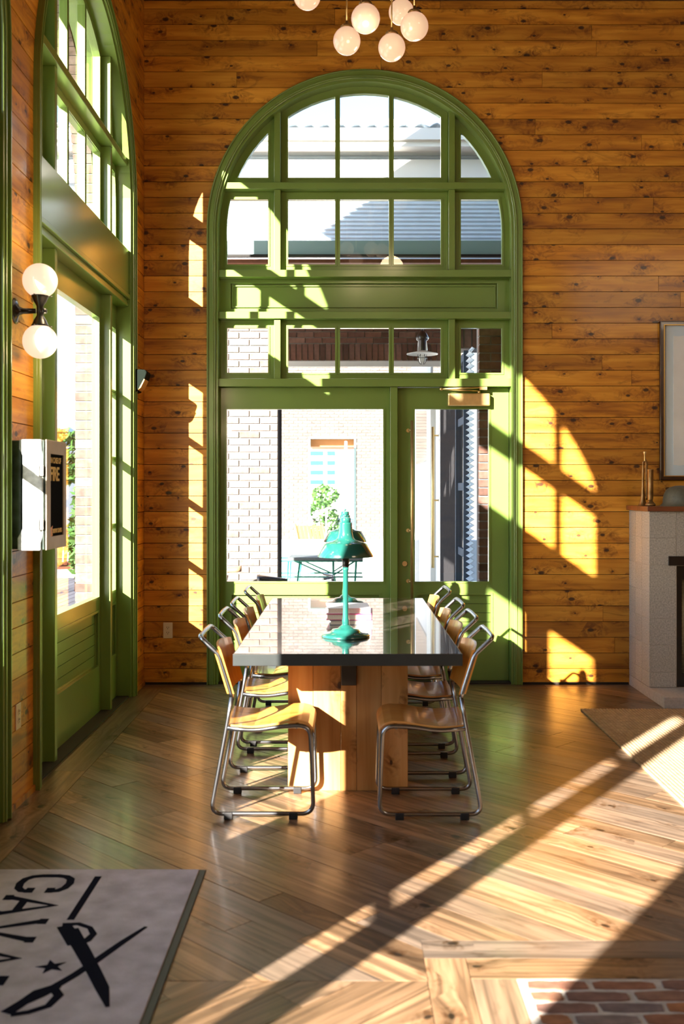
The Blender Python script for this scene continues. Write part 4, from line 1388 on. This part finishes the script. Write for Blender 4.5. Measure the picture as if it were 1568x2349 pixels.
# ================================================================== OUTSIDE
mb = MB(); mb.box(-60, 60, YF + .27, 90, -.14, -.02); mb.box(-60, XL - .27, -40, YF + .27, -.14, -.02)
o = mb.build('ground', M['ground']); tag(o, 'pale sunlit paving of the courtyard', kind='structure')

BR = MB(); BR.box(-.0965, .0965, -.045, .045, -.0290, .0290)
_bm = {}
def brick_at(mat, parent, x, y, z, rz=0, L=.193, H=.058, upright=False):
    key = (mat, round(L, 3), round(H, 3))
    if key not in _bm:
        b = MB(); b.box(-L / 2, L / 2, -.045, .045, -H / 2, H / 2)
        o = b.build('brick', M[mat], parent); _bm[key] = o.data
    else:
        o = bpy.data.objects.new('brick', _bm[key]); COL.objects.link(o); o.parent = parent
    o.location = (x, y, z); o.rotation_euler = (0, pi / 2 if upright else 0, rz)
def brick_face(name, x0, x1, y, z0, z1, mat, label, thick=.3, xoff=0):
    mb = MB(); mb.box(x0 + .004, x1 - .004, y + .012, y + thick, z0, z1)
    w_ = mb.build(name, M['out_mortar']); tag(w_, label, kind='structure')
    r_ = 0; z = z0
    while z + .06 < z1 + .01:
        x = x0 - (.1015 if r_ % 2 else 0) - xoff
        while x < x1:
            a, b = max(x, x0), min(x + .193, x1)
            if b - a > .03: brick_at(mat, w_, (a + b) / 2, y + .045, z + .035, L=round(b - a, 3))
            x += .203
        z += .0700; r_ += 1
    return w_
# left courtyard wall (near, sunlit)
brick_face('wall_courtyard_left', -1.36, -.68, 10.3, 0.0, 3.75, 'out_brick', 'near sunlit brick wall seen through the left of the fixed light')
mb = MB(); mb.box(-2.2, -1.36, 10.31, 10.6, 0, 3.75); o = mb.build('wall_courtyard_side', M['out_brick_far']); tag(o, 'brick wall continuing left beyond the view', kind='structure')
mb = MB(); mb.box(-.682, -.66, 10.29, 10.62, 0, 3.75); o = mb.build('trim_expansion_joint', M['charcoal']); tag(o, 'dark vertical joint at the end of the near brick wall', kind='structure')
# porch lintel
lw = brick_face('wall_porch_lintel', -1.10, 1.22, 12.5, 3.27, 4.25, 'out_brick_dark', 'dark brick beam over the courtyard passage', thick=.35)
x = -1.06
while x < 1.2:
    brick_at('out_brick_dark', lw, x, 12.545, 3.165, L=.193, upright=True); x += .070
mb = MB(); mb.box(-1.10, 1.22, 12.47, 12.49, 2.99, 3.055); o = mb.build('steel_angle', M['white_paint'], lw)
mb = MB(); mb.box(-1.10, 1.22, 12.515, 12.8, 3.062, 3.27); mb.build('soldier_backing', M['out_mortar'], lw)
# right brick pier (near)
brick_face('wall_courtyard_pier', 1.100, 1.90, 8.70, 0, 3.13, 'out_brick_dark', 'dark brick pier beyond the right edge of the door glass', thick=.20)
# passage wall receding on the right
pw_ = empty('wall_passage', (1.08, 9.0, 0)); tag(pw_, 'passage wall with doors and windows receding beyond the door glass', kind='structure')
def pbox(name, y0, y1, x0, x1, z0, z1, mat, parent=None):
    mb = MB(); mb.box(x0 - 1.08, x1 - 1.08, y0 - 9.0, y1 - 9.0, z0, z1)
    return mb.build(name, M[mat], parent or pw_)
# corrugated shutter edge
mb = MB(); q = []
n = 218
for k in range(n + 1): q.append((-.01 + .020 * sin(k * 2 * pi / 4.0), k * 2.74 / n))
q2 = [(x - .006, z) for x, z in q]
mb.prism([q + list(reversed(q2))], -.09, .20, lambda x, y, t: (x, t, y))
mb.build('corrugated_shutter', M['siding'], pw_, fix=True)
f = pbox('window_frame', 9.22, 9.27, 1.03, 1.08, 0, 2.75, 'blue_grey')
pbox('window_frame', 9.89, 9.95, 1.03, 1.08, 0, 2.75, 'blue_grey')
for z in (.35, .95, 1.55, 2.15, 2.72): pbox('window_bar', 9.27, 9.89, 1.05, 1.075, z - .035, z + .035, 'blue_grey')
pbox('window_glass', 9.27, 9.89, 1.065, 1.07, 0, 2.72, 'dark_glass')
pbox('charcoal_panel', 9.95, 11.55, 1.03, 1.08, 0, 2.75, 'charcoal')
pbox('door_post', 11.55, 11.72, 1.04, 1.08, 0, 2.75, 'white_paint')
pd = pbox('glazed_door', 11.72, 12.5, 1.06, 1.09, 0, 2.5, 'white_paint')
pbox('door_edge', 11.72, 11.85, 1.045, 1.06, 0, 2.5, 'tan')
mb = MB(); mb.tube([(-.085, 3.1, .62), (-.085, 3.1, 2.25)], .018, 10)
for z in (.75, 1.4, 2.15): mb.tube([(-.085, 3.1, z), (-.02, 3.1, z)], .010, 8)
mb.build('pull_bar', M['brass'], pd)
pbox('white_post', 12.5, 13.1, 1.0, 1.08, 0, 2.75, 'white_paint')
pbox('white_wall', 13.1, 17.0, 1.05, 1.08, 0, 3.9, 'out_white_wall')
pbox('side_window', 13.5, 15.6, 1.03, 1.055, 1.9, 2.75, 'dark_glass')
pbox('awning', 13.1, 17, .75, 1.08, 2.80, 2.86, 'white_paint')
hw_ = brick_face('wall_passage_header', .97, 1.30, 9.25, 2.98, 3.23, 'out_brick_dark', 'dark brick header over the passage wall openings', thick=.30)
x = 1.0
while x < 1.30:
    brick_at('out_brick_dark', hw_, x, 9.295, 2.875, L=.193, upright=True); x += .070
mb = MB(); mb.box(.972, 1.30, 9.265, 9.55, 2.772, 2.98); mb.build('soldier_backing', M['out_mortar'], hw_)
# porch roof edge
pr0 = empty('porch_roof', (0, 10, 0)); tag(pr0, 'grey-green fascia and gutter of the porch roof outside the arch', 'roof')
mb = MB(); mb.box(-3.2, 3.2, -.02, .04, 3.765, 3.90); mb.build('fascia', M['fascia'], pr0)
mb = MB(); mb.box(-3.2, 3.2, -.06, -.02, 3.735, 3.760); mb.build('gutter', M['black'], pr0)
mb = MB(); mb.box(-3.2, 3.2, .04, 2.5, 3.70, 3.735); mb.build('soffit', M['redwood'], pr0)
# corrugated building behind the porch
sb = empty('metal_building', (0, 11.2, 0)); tag(sb, 'pale blue corrugated metal building seen through the upper arch panes', 'building')
mb = MB(); n = 30; vs = []; fs = []
z0_, z1_ = 3.80, 5.15
for k in range(n * 4 + 1):
    z = z0_ + (z1_ - z0_) * k / (n * 4); yo = -.016 * (1 if (k % 4) in (1, 2) else 0)
    vs += [(-4.5, yo, z), (4.5, yo, z)]
for k in range(n * 4): fs.append((2 * k, 2 * k + 1, 2 * k + 3, 2 * k + 2))
mb.add(vs, fs); mb.box(-4.5, 4.5, .01, .1, z0_, z1_); mb.build('corrugated_siding', M['siding'], sb)
mb = MB(); mb.box(-4.5, 4.5, -.12, .05, 4.80, 5.02); mb.build('white_beam', M['white_paint'], sb)
mb = MB(); mb.box(-4.5, 4.5, -.30, .05, 5.10, 5.20); mb.box(-4.5, 4.5, -.34, -.26, 5.16, 5.28); mb.build('eaves_gutter', M['white_paint'], sb)
mb = MB(); n = 220; q = []
for k in range(n + 1): q.append((-4.5 + 9.0 * k / n, 5.315 + .022 * sin(k * pi / 2 + .4)))
q2 = [(x, z - .012) for x, z in reversed(q)]
def slope(x, y, t): return (x, t, y + (t + .35) * .10)
mb.prism([q + q2], -.35, 3.5, slope); mb.build('corrugated_roof', M['siding'], sb, fix=True)
mb = MB(); mb.box(-4.5, 4.5, 3.3, 3.45, 4.5, 5.65); mb.build('rear_wall', M['white_paint'], sb)
RT4 = Matrix.Translation((.9, 4.2, 0))
zc0 = at(800, 320, 15.4)[1]; zc1 = at(800, 288, 15.4)[1]; zc2 = at(800, 238, 15.4)[1]
mb = MB(); mb.box(-1.1, 3.2, 0, 2.5, zc0 - 1.0, zc1); mb.build('upper_wall', M['white_paint'], sb, mat4=RT4)
mb = MB(); mb.box(-1.2, 3.3, -.12, 0, zc1 - .02, zc1 + .05); mb.box(-.62, -.55, -.05, 0, zc0 - .8, zc1); mb.build('gutter', M['white_paint'], sb, mat4=RT4)
mb = MB(); n = 120; q = []
for k in range(n + 1): q.append((-1.2 + 4.5 * k / n, .02 * sin(k * pi / 2)))
q2 = [(x, z - .015) for x, z in reversed(q)]
mb.prism([q + q2], 0, 1, lambda x, y, t: (x, -.1 + t * 1.6, zc1 + .06 + y + t * (zc2 - zc1) * 1.15)); mb.build('upper_roof', M['siding'], sb, fix=True, mat4=RT4)
# porch pendant
bx_, bz_ = at(968, 813, 11.0)
pl_ = empty('barn_pendant', (bx_, 11.0, bz_)); tag(pl_, 'black caged pendant with white disc shade hanging in the porch', 'pendant')
mb = MB(); mb.lathe([(.165, 0), (.165, .006), (.06, .03), (.05, .04), (.0001, .04)], 32); mb.build('disc_shade', M['white_paint'], pl_)
mb = MB(); mb.lathe([(.05, .03), (.055, .05), (.045, .14), (.060, .15), (.070, .17), (.045, .22), (.02, .25), (.0001, .25)], 24); mb.tube([(0, 0, .24), (0, 0, 3.70 - bz_)], .010, 8); mb.build('neck', M['black'], pl_)
mb = MB(); mb.sphere((0, 0, -.05), .035, 16, 10, sz=1.4); mb.build('glass_jar', M['white_in'], pl_)
mb = MB()
for k in range(6):
    a = pi * k / 3; mb.tube([(.045 * cos(a), .045 * sin(a), 0), (.048 * cos(a), .048 * sin(a), -.06), (.02 * cos(a), .02 * sin(a), -.105)], .003, 5)
mb.tube([(.048 * cos(2 * pi * k / 16), .048 * sin(2 * pi * k / 16), -.04) for k in range(16)], .003, 5, closed=True)
mb.build('cage', M['black'], pl_)

# far brick wall with opening
def far_wall():
    Y = 23.5
    x0, x1 = -1.9, 2.6; z1 = 4.6
    ox0, oz1 = at(709, 1003, Y); ox1 = at(814, 1003, Y)[0]
    mb = MB(); mb.box(x0, ox0, Y + .02, Y + .3, 0, z1); mb.box(ox1, x1, Y + .02, Y + .3, 0, z1); mb.box(ox0, ox1, Y + .02, Y + .3, oz1, z1)
    w_ = mb.build('wall_courtyard_far', M['out_mortar']); tag(w_, 'far sunlit brick wall with a tall opening at the back of the courtyard', kind='structure')
    mb = MB(); r_ = 0; z = 0
    while z < z1 - .05:
        x = x0 - (.1015 if r_ % 2 else 0)
        while x < x1:
            a, b = max(x, x0), min(x + .193, x1)
            if z < oz1:
                for lo, hi in ((x0, ox0), (ox1, x1)):
                    aa, bb = max(a, lo), min(b, hi)
                    if bb - aa > .02: mb.box(aa, bb, Y, Y + .03, z + .006, z + .064)
            elif b - a > .02: mb.box(a, b, Y, Y + .03, z + .006, z + .064)
            x += .203
        z += .070; r_ += 1
    o = mb.build('brick_courses', M['out_brick_far'], w_); o['kind'] = 'stuff'
    mb = MB(); mb.box(ox0 - .02, ox0 + .02, Y - .02, Y + .3, 0, oz1); mb.box(ox1 - .02, ox1 + .02, Y - .02, Y + .3, 0, oz1); mb.box(ox0, ox1, Y - .02, Y + .3, oz1 - .03, oz1 + .01)
    mb.build('opening_frame', M['fascia'], w_)
    mb = MB(); mb.box(ox0, ox1, Y + .3, Y + 2.0, oz1 - .20, oz1 - .03); mb.build('opening_soffit', M['orange_wood'], w_)
    return ox0, ox1, oz1
fx0, fx1, fz1 = far_wall()
lv = empty('louvre_shutter', (fx1 - .10, 23.9, 0)); tag(lv, 'grey louvred shutter at the right side of the far opening', 'shutter')
mb = MB(); mb.box(-.09, -.075, 0, .04, .2, fz1 - .25); mb.box(.075, .09, 0, .04, .2, fz1 - .25); mb.build('shutter_frame', M['blue_grey'], lv)
mb = MB()
for k in range(44): mb.box(-.075, .075, 0, .03, .25 + k * .05, .285 + k * .05)
o = mb.build('louvre_slats', M['blue_grey'], lv); o['kind'] = 'stuff'
dp = empty('white_post', (at(793, 1000, 23.2)[0], 23.2, 0)); tag(dp, 'thin white post in front of the far opening', 'post')
mb = MB(); mb.tube([(0, 0, 0), (0, 0, 2.6)], .03, 12); mb.build('pole', M['white_paint'], dp)
mb = MB(); mb.lathe([(.0001, 0), (.08, 0), (.08, .02), (.03, .04)], 16); mb.build('base', M['white_paint'], dp)
# building beyond the opening
ob = empty('striped_building', (-1.6, 45, 0)); tag(ob, 'white building with dark ribbon windows seen through the far opening', 'building')
mb = MB(); mb.box(-4, 1.13, 0, 6, 0, 3.55); mb.build('wall', M['out_white_wall'], ob)
for k in range(4):
    z = at(0, 1040 + 22 * k, 45)[1]
    for a, b in ((-1.0, .59), (.74, 1.10)):
        mb = MB(); mb.box(a, b, -.03, .02, z - .10, z + .10); mb.build('window_band', M['garden_green'], ob)
def bush(name, c, r, n, label, cat, leaf=.05, seed=0, trunk=None):
    root = empty(name, c); tag(root, label, cat)
    R_ = random.Random(seed); mb = MB()
    for k in range(n):
        u, v = R_.uniform(0, 2 * pi), R_.uniform(-1, 1); q = R_.uniform(.55, 1) ** .5
        s_ = sqrt(1 - v * v)
        p = Vector((r[0] * s_ * cos(u) * q, r[1] * s_ * sin(u) * q, r[2] * v * q + r[2]))
        a = Vector((R_.uniform(-1, 1), R_.uniform(-1, 1), R_.uniform(-.4, 1))).normalized(); b = a.cross(Vector((R_.uniform(-1, 1), R_.uniform(-1, 1), R_.uniform(-1, 1)))).normalized()
        l_ = leaf * R_.uniform(.6, 1.3)
        mb.add([p - b * l_ * .35, p + a * l_, p + b * l_ * .35, p - a * l_], [(0, 1, 2, 3)])
    o = mb.build('foliage', M['leaf'], root); o['kind'] = 'stuff'
    mb = MB(); h0 = trunk or -c[2]
    mb.tube([(0, 0, -c[2]), (.03, .02, r[2] * .6), (-.02, 0, r[2] * 1.2)], [.06 * max(r), .045 * max(r), .02 * max(r)], 8)
    for k in range(5):
        a = 2 * pi * k / 5; mb.tube([(.01, 0, r[2] * .4), (r[0] * .5 * cos(a), r[1] * .5 * sin(a), r[2] * 1.3)], .018 * max(r), 5)
    mb.build('trunk', M['bark'], root)
    return root
bush('flowering_shrub', (at(735, 1200, 28)[0], 28, 0), (.55, .6, .62), 1400, 'bright green shrub behind the far opening', 'shrub', .07, 1)
bush('small_tree', (at(745, 1140, 34)[0], 34, 1.0), (.45, .5, .35), 500, 'small dark green tree beyond the far opening', 'tree', .09, 2)
rl = empty('hand_rail', (at(745, 1170, 26.5)[0], 26.5, 0)); tag(rl, 'pale metal handrail sloping up beyond the far opening', 'railing')
mb = MB(); mb.tube([(-.45, 0, .75), (.05, 0, 1.05), (.35, 0, 1.07)], .022, 8); mb.build('top_rail', M['white_paint'], rl)
mb = MB(); mb.tube([(.03, 0, 0), (.03, 0, 1.04)], .018, 8); mb.build('post', M['white_paint'], rl)

# low white bench wall and garden table in the courtyard
lwz = at(700, 1240, 15.2)[1]
mb = MB(); mb.box(-.98, 1.9, 15.2, 15.6, -.02, lwz); o = mb.build('wall_low', M['out_white_wall']); tag(o, 'low white wall across the courtyard behind the garden table', kind='structure')
gt = empty('garden_table', (-.42, 13.2, 0)); tag(gt, 'garden table with slate top on a green rod frame beyond the fixed light', 'table')
gz = at(700, 1278, 13.0)[1]
mb = MB(); mb.box(-.30, .62, -.30, .35, gz - .035, gz); mb.build('tabletop', M['slate'], gt)
GG = M['garden_green']
for yb in (-.28, .33):
    for nm, path in (('rail', [(-.55, yb, gz - .045), (.62, yb, gz - .045)]), ('rail', [(-.55, yb, gz - .24), (.62, yb, gz - .24)]),
                     ('brace', [(-.22, yb, gz - .045), (.22, yb, gz - .24), (.52, yb, gz - .045)]),
                     ('leg', [(-.30, yb, gz - .045), (-.34, yb, -.02)]), ('leg', [(.25, yb, gz - .045), (.25, yb, gz - .24), (.36, yb, -.02)]), ('leg', [(.54, yb, gz - .045), (.50, yb, -.02)]), ('leg', [(-.16, yb, gz - .045), (-.24, yb, -.02)])):
        mb = MB(); mb.tube(path, .011, 8); mb.build(nm, GG, gt)
# wooden chair in the courtyard, with orange back
def slat_chair(name, loc, rz, label, mat, scale=1.0):
    root = empty(name, loc, rz); tag(root, label, 'chair'); root.scale = (scale,) * 3
    for s in (-.25, .25):
        mb = MB(); mb.tube([(s, -.22, 0), (s, .12, .48)], .018, 6); mb.build('leg', M[mat], root)
        mb = MB(); mb.tube([(s, .28, 0), (s, -.12, .42)], .018, 6); mb.build('leg', M[mat], root)
        mb = MB(); mb.tube([(s, .05, .38), (s, .32, .98)], .018, 6); mb.build('back_post', M[mat], root)
        mb = MB(); mb.box(s - .025, s + .025, -.28, .2, .58, .60); mb.build('armrest', M[mat], root)
    for k in range(6):
        mb = MB(); mb.box(-.24, .24, -.25 + k * .075, -.19 + k * .075, .42 - k * .012, .44 - k * .012); mb.build('slat', M[mat], root)
    for k in range(7):
        f = k / 6; mb = MB(); mb.box(-.24 + k * .07, -.19 + k * .07, -.01, .01, 0, .58, Matrix.Translation((0, .08, .42)) @ Matrix.Rotation(radians(-24), 4, 'X'))
        mb.build('slat', M[mat], root)
    return root
slat_chair('garden_chair', (at(728, 1240, 17)[0], 17.0, -.02), .5, 'orange wooden garden chair behind the low white wall', 'orange_wood')
# bicycles leaning by the near brick wall
def bicycle(loc, rz, label, saddle_mat, flip=1):
    root = empty('bicycle', loc, rz); tag(root, label, 'bicycle', 'bicycles by the brick wall')
    R_ = .32
    for s, nm in ((-.50, 'wheel'), (.52, 'wheel')):
        mb = MB(); mb.tube([(s + R_ * cos(2 * pi * k / 28), 0, R_ + .02 + R_ * sin(2 * pi * k / 28)) for k in range(28)], .016, 8, closed=True)
        o = mb.build(nm, M['rubber'], root)
        mb = MB()
        for k in range(14):
            a = 2 * pi * k / 14; mb.tube([(s, .01 * (-1) ** k, R_ + .02), (s + (R_ - .01) * cos(a), 0, R_ + .02 + (R_ - .01) * sin(a))], .0012, 4)
        mb.build('spoke', M['chrome'], o)
    mb = MB()
    bb = (-.05, 0, .30); st_ = (-.18, 0, .62); hd = (.36, 0, .66); hb = (.40, 0, .56)
    for a, b in ((bb, st_), (st_, hd), (bb, hb), ((-.50, 0, .34), bb), ((-.50, 0, .34), st_), (hd, (.52, 0, .34))): mb.tube([a, b], .015, 8)
    mb.build('frame', M['black'], root)
    mb = MB(); mb.tube([st_, (-.205, 0, .73)], .012, 8); mb.build('seat_post', M['chrome'], root)
    mb = MB(); mb.tube([hd, (.33, 0, .78), (.33, -.10, .80), (.25, -.26, .80)], .012, 8); mb.tube([(.33, 0, .79), (.33, .10, .80), (.25, .26, .80)], .012, 8); mb.build('handlebar', M['chrome'], root)
    mb = MB(); n, m_ = 12, 10; vs = []; fs = []
    for i in range(n + 1):
        t = i / n; x = -.34 + .27 * t; wd = .075 * (1 - t) ** .8 + .018 if t > .12 else .055 + .28 * t
        hgt = .035 * (1 - .5 * t)
        for k in range(m_):
            a = 2 * pi * k / m_
            vs.append((x, wd * cos(a), .765 + .02 * (1 - t) + hgt * max(-.55, sin(a))))
    for i in range(n):
        for k in range(m_):
            l = (k + 1) % m_; fs.append((i * m_ + k, i * m_ + l, (i + 1) * m_ + l, (i + 1) * m_ + k))
    fs += [tuple(range(m_)), tuple(range(n * m_, n * m_ + m_))]
    mb.add(vs, fs, True); mb.build('saddle', M[saddle_mat], root, fix=True)
bicycle((-1.34, 9.95, -.02), pi, 'bicycle with shiny tan saddle beside the near brick wall', 'tan')
bicycle((-.46, 9.35, -.055), 0, 'bicycle with glossy black saddle low in the fixed light', 'black')

# ------------------------------------------------------------------ outside the left wall
hb = empty('white_house', (-9.6, 26, 0)); tag(hb, 'white gabled outbuilding seen through the left window', 'building')
mb = MB(); mb.prism([[(-3.5, 0), (2.2, 0), (2.2, 2.6), (-.4, 4.3), (-3.5, 2.9)]], 0, 5, UM); mb.build('wall', M['out_white_wall'], hb, fix=True)
mb = MB(); mb.prism([[(-3.9, 2.75), (-.4, 4.4), (2.5, 2.5), (2.5, 2.62), (-.4, 4.55), (-3.9, 2.9)]], -.3, 5.3, UM); mb.build('roof', M['siding'], hb, fix=True)
bush('garden_tree', (-5.5, 20.0, 1.6), (.6, .6, .55), 1100, 'leafy tree beyond the left window', 'tree', .10, 5)
bush('hedge_bush', (-3.45, 14.6, 0), (.42, .5, .8), 1800, 'light green bush outside the left window', 'shrub', .08, 6)
bush('hedge_bush', (-4.0, 18.0, 0), (.7, .8, 1.2), 1500, 'taller green bush behind the light green one outside', 'shrub', .09, 7)
dk = empty('deck', (-4.6, 14.0, 0)); tag(dk, 'grey boarded deck outside the left window', kind='structure')
for k in range(26):
    mb = MB(); mb.box(-1.7 + k * .13, -1.58 + k * .13, -3.2, 4.0, -.02, .01); mb.build('plank', M['deck'], dk)
slat_chair('deck_chair', (-4.2, 15.3, .012), radians(200), 'red-brown slatted deck chair outside the left window', 'redwood')
